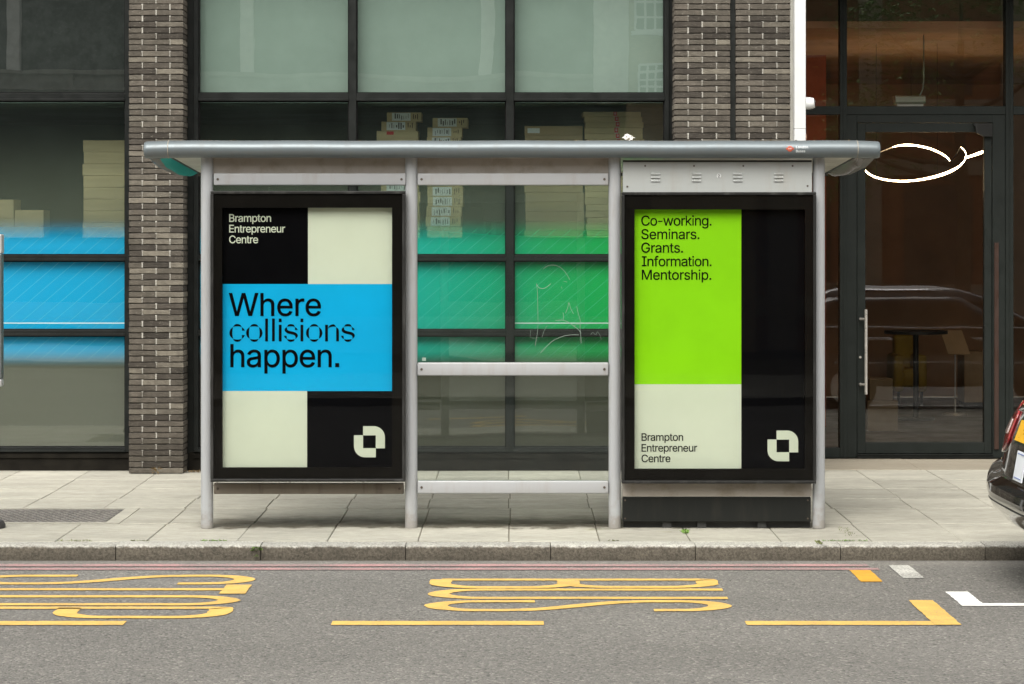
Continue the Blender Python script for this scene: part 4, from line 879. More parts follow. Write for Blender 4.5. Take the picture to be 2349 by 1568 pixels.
GX0, GX1 = PX(-90, 1.1), PX(282, 1.1)        # cover frame let into the flags
for r in range(len(rows_y) - 1):
    y0, y1 = rows_y[r], rows_y[r + 1]
    for k in range(-30, 31):
        x0 = offs[r] + FP * k + (0.22 if r == 1 and abs(k) > 12 else 0)
        x1 = x0 + FP
        if r in (1,) and x1 > GX0 - 0.05 and x0 < GX1 + 0.10:
            if x0 < GX1 + 0.10 < x1:
                flag(GX1 + 0.10, x1, y0, y1)
            continue
        flag(x0, x1, y0, y1)
for k in range(-14, 16):
    flag(k * 1.15, k * 1.15 + 1.15, 4.245, 5.30)
pav = mb.build('pavement', M['paving'])
pav['kind'] = 'structure'

# opposite pavement
o = sheet('far_pavement', -40, 40, -19.5, -14.0, 0.0, M['paving'])

# road markings (thin thermoplastic sheets 4 mm above the road)
MZ = GZ + 0.004


def marking(name, mat, label, fn):
    mb = MB()
    fn(mb)
    o = mb.build(name, mat)
    o['kind'] = 'structure'
    o['label'] = label
    return o


def strip(mb, pts, w, closed=False, sub=0.03, dz=0.0):
    """flat stroke along pts (list of (x,y)); w = (width_x, width_y) of an elliptical nib; edges a little ragged"""
    P = []
    n = len(pts)
    for i in range(n if closed else n - 1):
        a, b = pts[i], pts[(i + 1) % n]
        d = math.hypot(b[0] - a[0], b[1] - a[1])
        m = max(1, int(d / sub))
        for k in range(m):
            P.append((a[0] + (b[0] - a[0]) * k / m, a[1] + (b[1] - a[1]) * k / m))
    if not closed:
        P.append(pts[-1])
    n = len(P)
    L_, R_ = [], []
    for i in range(n):
        if closed:
            a, b = P[(i - 1) % n], P[(i + 1) % n]
        else:
            a, b = P[max(0, i - 1)], P[min(n - 1, i + 1)]
        dx, dy = b[0] - a[0], b[1] - a[1]
        # stretch-aware normal: work in nib space
        nx, ny = -dy / w[1], dx / w[0]
        l = math.hypot(nx, ny) or 1
        nx, ny = nx / l * w[0] / 2, ny / l * w[1] / 2
        j1, j2 = 1 + random.uniform(-0.10, 0.06), 1 + random.uniform(-0.10, 0.06)
        L_.append((P[i][0] + nx * j1, P[i][1] + ny * j1, MZ + dz))
        R_.append((P[i][0] - nx * j2, P[i][1] - ny * j2, MZ + dz))
    vs = L_ + R_
    fs = [(i, (i + 1) % n, n + (i + 1) % n, n + i) for i in range(n if closed else n - 1)]
    mb.add(vs, fs)


def bar(mb, x0, x1, y0, y1, dz=0.0):
    n = max(2, int(max(abs(x1 - x0), abs(y1 - y0)) / 0.04))
    if abs(x1 - x0) > abs(y1 - y0):
        a = [(x0 + (x1 - x0) * i / n, y0 + random.uniform(-0.004, 0.004), MZ) for i in range(n + 1)]
        b = [(x0 + (x1 - x0) * i / n, y1 + random.uniform(-0.004, 0.004), MZ) for i in range(n + 1)]
    else:
        a = [(x0 + random.uniform(-0.003, 0.003), y0 + (y1 - y0) * i / n, MZ) for i in range(n + 1)]
        b = [(x1 + random.uniform(-0.003, 0.003), y0 + (y1 - y0) * i / n, MZ) for i in range(n + 1)]
    mb.grid([[(p[0], p[1], p[2] + dz) for p in a], [(p[0], p[1], p[2] + dz) for p in b]])


LH, LW, SW = 1.72, 0.425, 0.088              # legend height (along the road), letter width, stroke


def arc(cx, cy, rx, ry, a0, a1, n=14):
    return [(cx + rx * math.cos(R(a0 + (a1 - a0) * i / n)), cy + ry * math.sin(R(a0 + (a1 - a0) * i / n))) for i in range(n + 1)]


def letter(mb, ch, X0, Y0, w=LW):
    """u across the letter (towards -Y), v up the letter (towards +X)"""
    s = SW
    sv = SW * 1.5
    u0, u1 = s / 2, w - s / 2
    v0, v1 = sv / 2, LH - sv / 2

    def put(path, closed=False, dz=0.0):
        strip(mb, [(X0 + v, Y0 - u) for u, v in path], (sv, s), closed, dz=dz)
    um = (u0 + u1) / 2
    if ch == 'B':
        vm = LH * 0.48
        rv = 0.26
        put([(u0, v0), (u0, v1)] + [(um, v1)] + arc(um, v1 - rv, u1 - um - 0.02, rv, 90, 0)[1:] + [(u1 - 0.02, vm + rv)] + arc(um, vm + rv, u1 - um - 0.02, rv, 0, -90) + [(u0, vm)])
        put([(u0, vm), (um, vm)] + arc(um, vm - rv, u1 - um, rv, 90, 0) + arc(um, v0 + rv, u1 - um, rv, 0, -90) + [(u0, v0)], dz=0.0011)
    elif ch == 'U':
        rv = 0.26
        put([(u0, LH)] + arc(um, v0 + rv, u1 - um, rv, 180, 360) + [(u1, LH)])
    elif ch == 'S':
        rv = 0.24
        p = arc(um, v1 - rv, u1 - um, rv, 0, 180)          # top loop
        p = [(u1, LH * 0.74)] + p
        dn = []
        n = 16
        va, vb = v1 - rv, v0 + rv
        for i in range(1, n):
            t = i / n
            e = t * t * (3 - 2 * t)
            e = e * e * (3 - 2 * e)
            dn.append((u0 + (u1 - u0) * e, va + (vb - va) * t))
        p += dn
        p += [(2 * um - a, b) for a, b in arc(um, v0 + rv, u1 - um, rv, 180, 360)]
        p += [(u0, LH * 0.36)]
        put(p)
    elif ch == 'T':
        put([(um, 0.0), (um, LH - 0.05)])
        bar(mb, X0 + LH - 0.15, X0 + LH, Y0 - w, Y0, dz=0.0011)
    elif ch == 'O':
        rv = 0.26
        put(arc(um, v1 - rv, u1 - um, rv, 0, 180) + arc(um, v0 + rv, u1 - um, rv, 180, 360), True)
    elif ch == 'P':
        vm = LH * 0.47
        rv = 0.24
        put([(u0, 0.0), (u0, v1), (um, v1)] + arc(um, v1 - rv, u1 - um, rv, 90, 0)[1:] + arc(um, vm + rv, u1 - um, rv, 0, -90) + [(u0, vm)])


def legend_bus(mb):
    for ch, y in (('B', -1.815), ('U', -2.245), ('S', -2.715)):
        letter(mb, ch, -0.49, y)


def legend_stop(mb):
    for ch, y, w in (('S', -1.64, 0.43), ('T', -2.085, 0.38), ('O', -2.52, 0.40), ('P', -2.965, 0.43)):
        letter(mb, ch, -3.26, y, w)


marking('road_lettering', M['yellow'], 'long yellow road letters reading BUS painted sideways on the asphalt in front of the shelter', legend_bus)
marking('road_lettering', M['yellow'], 'long yellow road letters reading STOP cut off by the picture edge, behind the word BUS', legend_stop)


def zroad(py):
    return FPX * (CAM_H - GZ) / (py - CY) - CAM_D


yl = (zroad(1425.5), zroad(1434.5))
marking('bay_line', M['yellow'], 'yellow bus bay dash running out of the picture beside the word STOP', lambda mb: bar(mb, -4.2, PX(291, yl[0]), yl[0], yl[1]))
marking('bay_line', M['yellow'], 'yellow bus bay dash on its own below the word BUS', lambda mb: bar(mb, PX(763, yl[0]), PX(1247, yl[0]), yl[0], yl[1]))


def corner(mb):
    bar(mb, PX(1708, yl[0]), 2.245, yl[0], yl[1])
    bar(mb, 2.245, 2.385, zroad(1378), yl[1], dz=0.0011)


marking('bay_line', M['yellow'], 'yellow bus bay corner line with a short upright leg', corner)
marking('bay_line', M['amber'], 'short deep amber dash touching the end of the red lines', lambda mb: bar(mb, 2.085, 2.215, zroad(1308.5), zroad(1335)))
marking('bay_line', M['worn_white'], 'worn whitish dash near the kerb beside the amber dash', lambda mb: bar(mb, 2.36, 2.49, zroad(1297.5), zroad(1327)))


def wcorner(mb):
    bar(mb, 2.515, 2.645, zroad(1358), zroad(1390.5))
    bar(mb, 2.645, 9.0, zroad(1384.5), zroad(1390.5))


marking('bay_line', M['white_paint'], 'clean white parking bay corner line under the parked car', wcorner)
for nm, (ya, yb), xe, lb in (('red_line', (1294.5, 1300), 2.235, 'faded pink-red double line strip nearer the kerb'), ('red_line', (1303.5, 1308), 2.275, 'faded red double line strip farther from the kerb')):
    marking(nm, M['red'], lb, lambda mb: bar(mb, -8.0, xe, zroad(ya), zroad(yb)))

# cover let into the pavement at the left
gy0, gy1 = rows_y[1] + 0.009, rows_y[2] - 0.009
gt = thing('inspection_cover', 'dark patterned metal cover set flush in the pale paving', 'manhole cover', (GX1 - 0.4, (gy0 + gy1) / 2, 0))
mb = MB()
mb.box(GX0, GX1 + 0.0, gy0 + 0.06, gy1 - 0.03, -0.03, -0.006)
x = GX0 + 0.03
while x < GX1 - 0.03:
    j = 0
    y = gy0 + 0.075
    while y < gy1 - 0.06:
        o_ = 0.028 if j % 2 else 0.0
        mb.box(x + o_, x + o_ + 0.034, y, y + 0.026, -0.0065, 0.0, 1)
        y += 0.052
        j += 1
    x += 0.056
mb.build('plate', [M['grate'], M['grate_stud']], gt)
mb = MB()
mb.box(GX0, GX1 + 0.10, gy1 - 0.028, gy1, -0.03, 0.001)
mb.box(GX0, GX1 + 0.10, gy0, gy0 + 0.058, -0.03, 0.0005)
mb.box(GX1 + 0.002, GX1 + 0.10, gy0 + 0.06, gy1 - 0.03, -0.03, 0.0005)
mb.build('frame', M['paving'], gt)

# ================================================================== OFFICE BUILDING
bld = thing('office_building', 'modern office building with grey-brown brick piers, black window grids and glazed entrance', 'building', (0, 4.2, 0))
YF, YG = 4.15, 4.205                         # window frame front, glass plane
YP = 3.90                                    # brick face


def brick_pier(x0, x1, y0, y1, z0, z1, label, tooth=0):
    mb = MB()
    ch, gap = 0.0487, 0.0085
    L_ = (x1 - x0 - gap) / 2
    i = 0
    z = z0
    while z < z1:
        if i % 2 == 0:
            cells = [(x0, x0 + L_), (x0 + L_ + gap, x1)]
        else:
            h = (L_ - gap) / 2
            cells = [(x0, x0 + h), (x0 + h + gap, x1 - h - gap), (x1 - h, x1)]
        for a, b in cells:
            ja, jb = random.uniform(-0.003, 0.003), random.uniform(-0.003, 0.003)
            yy = y0 + random.uniform(-0.0035, 0.0035)
            za = z + gap / 2 + random.uniform(-0.0015, 0.0015)
            zb = z + ch - gap / 2 + random.uniform(-0.002, 0.002)
            # slightly bowed hand-made brick face: 4 segments along the length
            n = 5
            xs = [a + ja + (b - a + jb - ja) * k / n for k in range(n + 1)]
            rows = []
            for x in xs:
                d0, d1 = random.uniform(-0.0018, 0.0018), random.uniform(-0.0018, 0.0018)
                e = 0.0028
                rows.append([(x, y1, za), (x, yy + e, za + d0), (x, yy, za + d0 + e), (x, yy, zb + d1 - e), (x, yy + e, zb + d1), (x, y1, zb)])
            o0 = len(mb.v)
            mb.grid(rows, closed=True)
            mb.f.append([o0 + k for k in range(6)]); mb.m.append(0)
            mb.f.append([o0 + n * 6 + k for k in range(6)]); mb.m.append(0)
        # flush perpend mortar
        for (a, b), (c, d) in zip(cells[:-1], cells[1:]):
            mb.box(b - 0.003, c + 0.003, y0 + 0.0045, y0 + 0.06, z + 0.001 + random.uniform(0, 0.004), z + ch + 0.001, 1)
        z += ch
        i += 1
    mb.box(x0 + 0.014, x1 - 0.014, y0 + 0.014, y1 + 0.01, z0, z1, 2)
    o = mb.build('brick_pier', [M['brick'], M['mortar'], M['dark_mortar']], bld)
    o['label'] = label
    return o


PLX0, PLX1 = PX(296, YP), PX(420, YP)
brick_pier(PLX0, PLX1, YP, 4.26, 0.0, 4.5, 'grey-brown brick pier between two window bays')
P2A, P2B = PX(1547, YP), PX(1675, YP)
P3A, P3B = PX(1688, YP), PX(1812, YP)
brick_pier(P2A, P2B, YP, 4.26, 0.0, 4.5, 'brick pier beside the wide window bay')
brick_pier(P3A, P3B, YP, 4.26, 0.0, 4.5, 'brick pier beside the white square post')
mb = MB()
mb.box(P2B - 0.02, P3A + 0.02, YP + 0.06, 4.25, 0, 4.5)
mb.build('movement_joint', M['void'], bld)
mb = MB()
mb.box(P3B + 0.002, PX(1822, YP), YP + 0.012, 5.45, 0, 4.5)
mb.build('return_wall', M['grey_strip'], bld)

# upper storeys (above the frame of the photograph, for light and other viewpoints)
mb = MB()
mb.box(-12, 12, 3.92, 12, 4.5, 10.5)
mb.box(-12, -6.2, 3.92, 12, 0, 4.5)
mb.box(6.9, 12, 4.2, 12, 0, 4.5)
mb.build('upper_wall', M['brick'], bld)

# bays: (x edges of mullions, ...)
ZT = [(PZ(213, YF), PZ(230.5, YF)), (PZ(584.5, YF), PZ(598, YF)), (PZ(756.5, YF), PZ(770, YF))]   # transom top/bottom
ZB = (PZ(1026.5, YF), PZ(1036.5, YF))
ZTOP = 4.5


def window_bay(name, xl, xr, mull, label):
    """frame grid as one part; xl/xr outer edges of the frame, mull = list of (x0,x1)"""
    mb = MB()
    fw = 0.038
    zb = ZB[1]
    verts = [(xl, xl + fw)] + mull + [(xr - fw, xr)]
    for a, b in verts:
        mb.box(a, b, YF, YF + 0.09, zb, ZTOP)
    cells = [(verts[i][1], verts[i + 1][0]) for i in range(len(verts) - 1)]
    for a, b in cells:
        for t, bt in ZT + [ZB]:
            mb.box(a, b, YF + 0.004, YF + 0.09, bt, t)
            # drip lip along the lower third of every transom
            mb.box(a, b, YF - 0.008, YF + 0.004, bt, bt + 0.018)
    f = mb.build('window_frame', M['frame'], bld, bevel=0.002, seg=1)
    f['label'] = label
    mb = MB()
    g = 0.009
    zs = [ZTOP] + [q for t in ZT for q in t] + [ZB[0]]
    rows = [(zs[2 * i + 1], zs[2 * i]) for i in range(4)]
    for a, b in cells:
        for z0, z1 in rows:
            for p in ((a, a + g, z0, z1), (b - g, b, z0, z1), (a + g, b - g, z0, z0 + g), (a + g, b - g, z1 - g, z1)):
                mb.box(p[0], p[1], YF + 0.03, YF + 0.088, p[2], p[3])
    mb.build('glazing_bead', M['frame_edge'], f, recalc=False)
    return cells, rows


def panes(cells, rows, film, blind, left):
    for a, b in cells:
        for i, (z0, z1) in enumerate(rows):
            mb = MB()
            # a very slight bow so that reflections wander as in real float glass
            n = 8
            bow = random.uniform(-0.0012, 0.0012)
            gr = []
            for q in range(n + 1):
                r_ = []
                for s in range(n + 1):
                    u, v = s / n, q / n
                    r_.append((a + (b - a) * u, YG + bow * 16 * u * (1 - u) * v * (1 - v), z0 + (z1 - z0) * v))
                gr.append(r_)
            mb.grid(gr)
            p = mb.build('window_pane', M['pane_clear' if left and i == 0 else 'pane'], bld, smooth=True)
            if i in (1, 2, 3):
                t = min(z1, 3.05)
                m2 = MB()
                m2.add([(a, YG + 0.014, z0), (b, YG + 0.014, z0), (b, YG + 0.014, t), (a, YG + 0.014, t)], [(0, 1, 2, 3)])
                fo = m2.build('window_film', M[film], p)
            if i == 0:
                m2 = MB()
                m2.box(a - 0.02, b + 0.02, YG + 0.10, YG + 0.112, z0 - 0.02, z1 + 0.02)
                m2.build('roller_blind' if blind else 'spandrel_panel', M['blind'] if blind else M['void'], p)


cl, rw = window_bay('left', -6.2, PX(297, YF), [(-5.55, -5.49)], 'black frame of the window bay cut off by the picture edge')
panes(cl, rw, 'film_l', False, True)
cl2, rw2 = window_bay('centre', PX(444, YF), PX(1535, YF), [(PX(800, YF), PX(817, YF)), (PX(1161, YF), PX(1178.5, YF))], 'black frame grid of the wide three-column window bay behind the shelter')
panes(cl2, rw2, 'film_c', True, False)
# reveals between frames and brick
mb = MB()
mb.box(PLX1 + 0.0, PX(444, YF), YF + 0.03, YF + 0.10, 0, ZTOP)
mb.build('frame_reveal', M['frame'], bld)
mb = MB()
mb.box(PX(1535, YF), P2A + 0.03, YF + 0.03, YF + 0.10, 0, ZTOP)
mb.build('frame_reveal', M['frame'], bld)
mb = MB()
mb.box(PX(297, YF), PLX0 + 0.02, YF + 0.03, YF + 0.10, 0, ZTOP)
mb.build('frame_reveal', M['frame'], bld)
mb = MB()
mb.box(-6.2, PX(297, YF), YF + 0.02, YF + 0.12, 0, ZB[1])
mb.box(PX(432, YF), PX(1547, YF), YF + 0.02, YF + 0.12, 0, ZB[1])
mb.box(-6.2, PX(297, YF), YF + 0.006, YF + 0.02, ZB[1] - 0.05, ZB[1] - 0.012)
mb.box(PX(444, YF), PX(1535, YF), YF + 0.006, YF + 0.02, ZB[1] - 0.05, ZB[1] - 0.012)
mb.build('plinth', M['plinth'], bld)
# the storeroom behind the bays
mb = MB()
x0, x1 = -6.2, P3A
mb.box(x0, x1, 8.6, 8.7, 0, 3.16)
mb.box(x0 - 0.1, x0, 4.3, 8.7, 0, 3.16)
mb.box(x1, x1 + 0.1, 4.27, 8.7, 0, 3.16)
mb.box(x0, x1, 4.33, 8.6, 3.10, 3.16)
mb.box(x0, x1, 4.30, 8.6, -0.05, -0.008)
mb.box(x0, x1, 8.6, 8.7, 3.16, 4.5)
mb.build('storeroom', M['room'], bld)

# ------------------------------------------------------------------ entrance
YE = 5.40
YEG = 5.47
ent_label = 'glazed entrance screen of dark green-grey metal frames'
mb = MB()


def ebox(m_, xa, xb, ya, yb, d0=0.0, d1=0.12):
    m_.box(PX(xa, YE), PX(xb, YE), YE + d0, YE + d1, PZ(yb, YE), PZ(ya, YE))


EZT = 4.5
ET = CY - (EZT - CAM_H) * FPX / (CAM_D + YE)     # pixel row of the top
ebox(mb, 1780, 1802, ET, 1050)
ebox(mb, 1927, 1943, ET, 1050)
ebox(mb, 2307, 2325, ET, 1050)
mb.box(PX(2700, YE), PX(2718, YE), YE, YE + 0.12, 0, EZT)
ebox(mb, 1802, 1927, 243, 262, 0.003)
ebox(mb, 1943, 2307, 243, 262, 0.003)
ebox(mb, 2325, 2700, 243, 262, 0.003)
ebox(mb, 1802, 1927, 1027, 1050, 0.003)
ebox(mb, 2325, 2700, 1027, 1050, 0.003)
ebox(mb, 1943, 1966, 262, 1050, 0.012)
ebox(mb, 2277, 2307, 262, 1050, 0.012)
ebox(mb, 1966, 2277, 262, 280.5, 0.012)
ebox(mb, 1933.5, 1936.5, ET, 1050, -0.004, 0.0)
ebox(mb, 2314.5, 2317.5, ET, 1050, -0.004, 0.0)
ef = mb.build('entrance_frame', M['door_frame'], bld, bevel=0.002, seg=1)
for (xa, xb, ya, yb) in ((1802, 1927, ET, 243), (1943, 2307, ET, 243), (2325, 2700, ET, 243), (1802, 1927, 262, 1027), (2325, 2700, 262, 1027)):
    mb = MB()
    a, b, z0, z1 = PX(xa, YE), PX(xb, YE), PZ(yb, YE), PZ(ya, YE)
    mb.add([(a, YEG, z0), (b, YEG, z0), (b, YEG, z1), (a, YEG, z1)], [(0, 1, 2, 3)])
    mb.build('entrance_pane', M['entry_pane'], bld)
# door leaf
mb = MB()
ebox(mb, 1967, 1986, 281.5, 1040, 0.02, 0.09)
ebox(mb, 2259, 2276, 281.5, 1040, 0.02, 0.09)
ebox(mb, 1986, 2259, 281.5, 302, 0.02, 0.09)
ebox(mb, 1986, 2259, 1015, 1040, 0.02, 0.09)
door = mb.build('door', M['door_frame'], bld, bevel=0.002, seg=1)
door['label'] = 'tall glass entrance door with a long vertical bar handle'
mb = MB()
a, b, z0, z1 = PX(1986, YE), PX(2259, YE), PZ(1015, YE), PZ(302, YE)
mb.add([(a, YEG - 0.005, z0), (b, YEG - 0.005, z0), (b, YEG - 0.005, z1), (a, YEG - 0.005, z1)], [(0, 1, 2, 3)])
mb.build('door_pane', M['entry_pane'], door)
mb = MB()
hx = PX(1986.5, YE - 0.07)
mb.cyl((hx, YE - 0.07, PZ(903, YE)), (hx, YE - 0.07, PZ(709, YE)), 0.0135, n=16)
for py in (731, 881):
    mb.cyl((hx, YE - 0.07, PZ(py, YE)), (PX(1974, YE), YE - 0.03, PZ(py, YE)), 0.011, n=12)
    mb.cyl((PX(1974, YE), YE - 0.03, PZ(py, YE)), (PX(1974, YE), YE + 0.03, PZ(py, YE)), 0.012, n=12)
mb.build('handle', M['steel'], door, smooth=True)
mb = MB()
mb.cyl((PX(1974, YE), YE + 0.021, PZ(819, YE)), (PX(1974, YE), YE + 0.012, PZ(819, YE)), 0.011, n=14)
mb.build('lock', M['steel'], door, smooth=True)
mb = MB()
zt = PZ(283, YE)
xa, xb = PX(2233, YE), PX(2275, YE)
prof = [(xa, zt), (xb, zt), (xb, zt - 0.115), (xa + 0.085, zt - 0.115), (xa + 0.02, zt - 0.08), (xa + 0.012, zt - 0.025), (xa, zt - 0.02)]
n = len(prof)
mb.add([(x, YE - 0.03, z) for x, z in prof] + [(x, YE + 0.02, z) for x, z in prof], [tuple(range(n)), tuple(range(2 * n - 1, n - 1, -1))] + [(k, n + k, n + (k + 1) % n, (k + 1) % n) for k in range(n)])
mb.build('door_closer', M['case_edge'], door)
mb = MB()
ebox(mb, 2281, 2291, 556, 1030, -0.004, 0.012)
mb.build('finger_guard', plain('brown_guard', (0.035, 0.016, 0.010, 1), 0.4), bld)
mb = MB()
mb.box(PX(1966, YE), PX(2277, YE), YE - 0.02, YE + 0.1, 0.0, PZ(1041, YE))
mb.box(PX(1966, YE), PX(2277, YE), YE - 0.028, YE - 0.02, PZ(1043.5, YE), PZ(1041, YE))
mb.build('threshold', M['frame'], bld)
# lobby
mb = MB()
LX0, LX1 = PX(1822, YP), 6.9
mb.box(LX0, LX1, 14.0, 14.1, 0, 3.85, 0)
mb.box(LX0, LX1, 5.56, 14, -0.05, -0.008, 2)
mb.box(LX1, LX1 + 0.1, 5.5, 14.1, 0, 4.5, 0)
mb.box(LX0 - 0.02, LX0, 5.5, 14.1, 0, 4.5, 0)
mb.box(LX0 + 0.002, LX0 + 0.9, 9.0, 9.1, 0, 3.84, 1)      # red flank wall
mb.box(LX0, LX1, 5.62, 14, 3.84, 3.9, 0)
mb.build('lobby', [M['lobby'], M['lobby_red'], M['lobby_floor']], bld)
mb = MB()
mb.box(LX0, LX1, 5.85, 5.87, PZ(67, 5.85), 4.5)
mb.build('lobby_bulkhead', plain('green_bulkhead', (0.16, 0.20, 0.13, 1), 0.8), bld)

# white square post against the last pier, with a camera on it
YW = 3.80
wp = thing('square_post', 'tall white square metal post standing beside the brick pier', 'post', (PX(1835, YW), YW + 0.05, 0))
mb = MB()
mb.box(PX(1822.5, YW), PX(1848.5, YW), YW, YW + 0.095, 0.012, PZ(295, YW) - 0.0)
mb.box(PX(1822.5, YW), PX(1848.5, YW), YW, YW + 0.095, PZ(294.6, YW), 4.45)
mb.build('shaft', M['white'], wp, bevel=0.004)
mb = MB()
mb.box(PX(1822.5, YW) - 0.03, PX(1848.5, YW) + 0.03, YW - 0.03, YW + 0.1, 0, 0.012)
mb.build('base_plate', M['white'], wp)
cmx = PX(1848.5, YW)
sc_ = thing('security_camera', 'small white tube camera fixed to the side of the white square post', 'security camera', (cmx, YW + 0.04, PZ(236, YW)))
mb = MB()
zc = PZ(236, YW)
mb.cyl((cmx + 0.001, YW + 0.04, zc), (cmx + 0.045, YW + 0.04, zc), 0.052, 0.050, n=24)
mb.cyl((cmx + 0.045, YW + 0.04, zc), (cmx + 0.075, YW + 0.035, zc + 0.004), 0.050, 0.040, n=24)
mb.build('housing', M['white'], sc_, smooth=True)
mb = MB()
mb.cyl((cmx + 0.076, YW + 0.035, zc + 0.004), (cmx + 0.079, YW + 0.035, zc + 0.004), 0.030, n=20)
mb.build('lens', M['car_glass'], sc_, smooth=True)
mb = MB()
zc = PZ(312, YW)
for k in range(1):
    n = 20
    rows = []
    for (yy, rr) in ((YW + 0.20, 0.0), (YW + 0.199, 0.045), (YW + 0.17, 0.052), (YW + 0.13, 0.046), (YW + 0.115, 0.03), (YW + 0.110, 0.001)):
        rows.append([(cmx - 0.022 + rr * math.cos(2 * math.pi * q / n), yy, zc + rr * 1.15 * math.sin(2 * math.pi * q / n)) for q in range(n)])
    mb.grid(rows, closed=True)
tag(mb.build('bell_box', M['terracotta'], smooth=True, loc=(cmx - 0.02, YW + 0.05, zc)), 'rounded terracotta coloured fitting half hidden behind the white square post', 'wall fitting')

# ================================================================== BUS SHELTER
sh = thing('bus_shelter', 'grey metal bus shelter with four round posts and a rounded roof beside the kerb', 'bus shelter', (0, 0, 0))
PR = 0.0415
PXS = [PX(475, 0), PX(943.5, 0), PX(1410, 0), PX(1878, 0)]
for x in PXS:
    mb = MB()
    mb.cyl((x, 0, 0), (x, 0, 2.50), PR, n=40)
    p = mb.build('post', M['post'], sh, smooth=True)

# roof: front tube + sloping deck, profile extruded along x
RX0, RX1 = PX(388, -0.1), PX(1965, -0.1)
RZ1, RZ0 = PZ(322, -0.1), PZ(362, -0.1)
rc, rr = (RZ0 + RZ1) / 2, (RZ1 - RZ0) / 2
YR = -0.10
RD = 1.45                                    # rear edge


def zlip(y):
    return RZ0 + 0.004 - 0.068 * min(1, max(0, (y - YR) / (RD - YR)))


prof = []
for k in range(0, 19):
    t = R(90 + 10 * k)
    prof.append((YR + 0.062 * math.cos(t) * 1.15, rc + rr * math.sin(t)))
prof += [(YR + 0.03, RZ0 + 0.004), (YR + 0.035, RZ0 + 0.03), (YR + 0.05, RZ1 - 0.02)]
mb = MB()
nseg = 24
rows = []
for i in range(nseg + 1):
    x = RX0 + (RX1 - RX0) * i / nseg
    dz = 0.0012 * math.sin(i * 1.7) + 0.0008 * math.sin(i * 0.6)
    rows.append([(x, y, z + dz) for y, z in prof])
mb.grid(rows, closed=True)
n_ = len(prof)
mb.f.append(list(range(n_))); mb.m.append(0)
mb.f.append([nseg * n_ + k for k in range(n_)]); mb.m.append(0)
mb.build('roof_edge', M['gutter'], sh, smooth=True)
mb = MB()
mb.prism_x([(YR + 0.052, RZ1 - 0.012), (YR + 0.052, RZ1 - 0.03), (RD, RZ1 - 0.06), (RD, RZ1 - 0.03), (0.6, RZ1 + 0.012)], RX0 + 0.004, RX1 - 0.004)
mb.build('roof_deck', M['roof_top'], sh)
mb = MB()
for a, b in ((YR + 0.04, 0.33), (0.337, 0.78), (0.787, RD - 0.01)):
    mb.prism_x([(a, zlip(a) + 0.003), (b, zlip(b) + 0.003), (b, zlip(b) + 0.02), (a, zlip(a) + 0.02)], RX0 + 0.02, RX1 - 0.02)
mb.build('soffit', M['soffit'], sh)
mb = MB()
mb.prism_x([(RD - 0.012, RZ1 - 0.032), (RD + 0.02, RZ1 - 0.032), (RD + 0.02, zlip(RD) - 0.02), (RD - 0.012, zlip(RD) - 0.02)], RX0, RX1)
mb.build('rear_gutter', M['grey_fairing'], sh)


def lerp_tab(tab, y):
    for (a, va), (b, vb) in zip(tab[:-1], tab[1:]):
        if y <= b:
            t = max(0, (y - a) / (b - a))
            t = t * t * (3 - 2 * t)
            return va + (vb - va) * t
    return tab[-1][1]


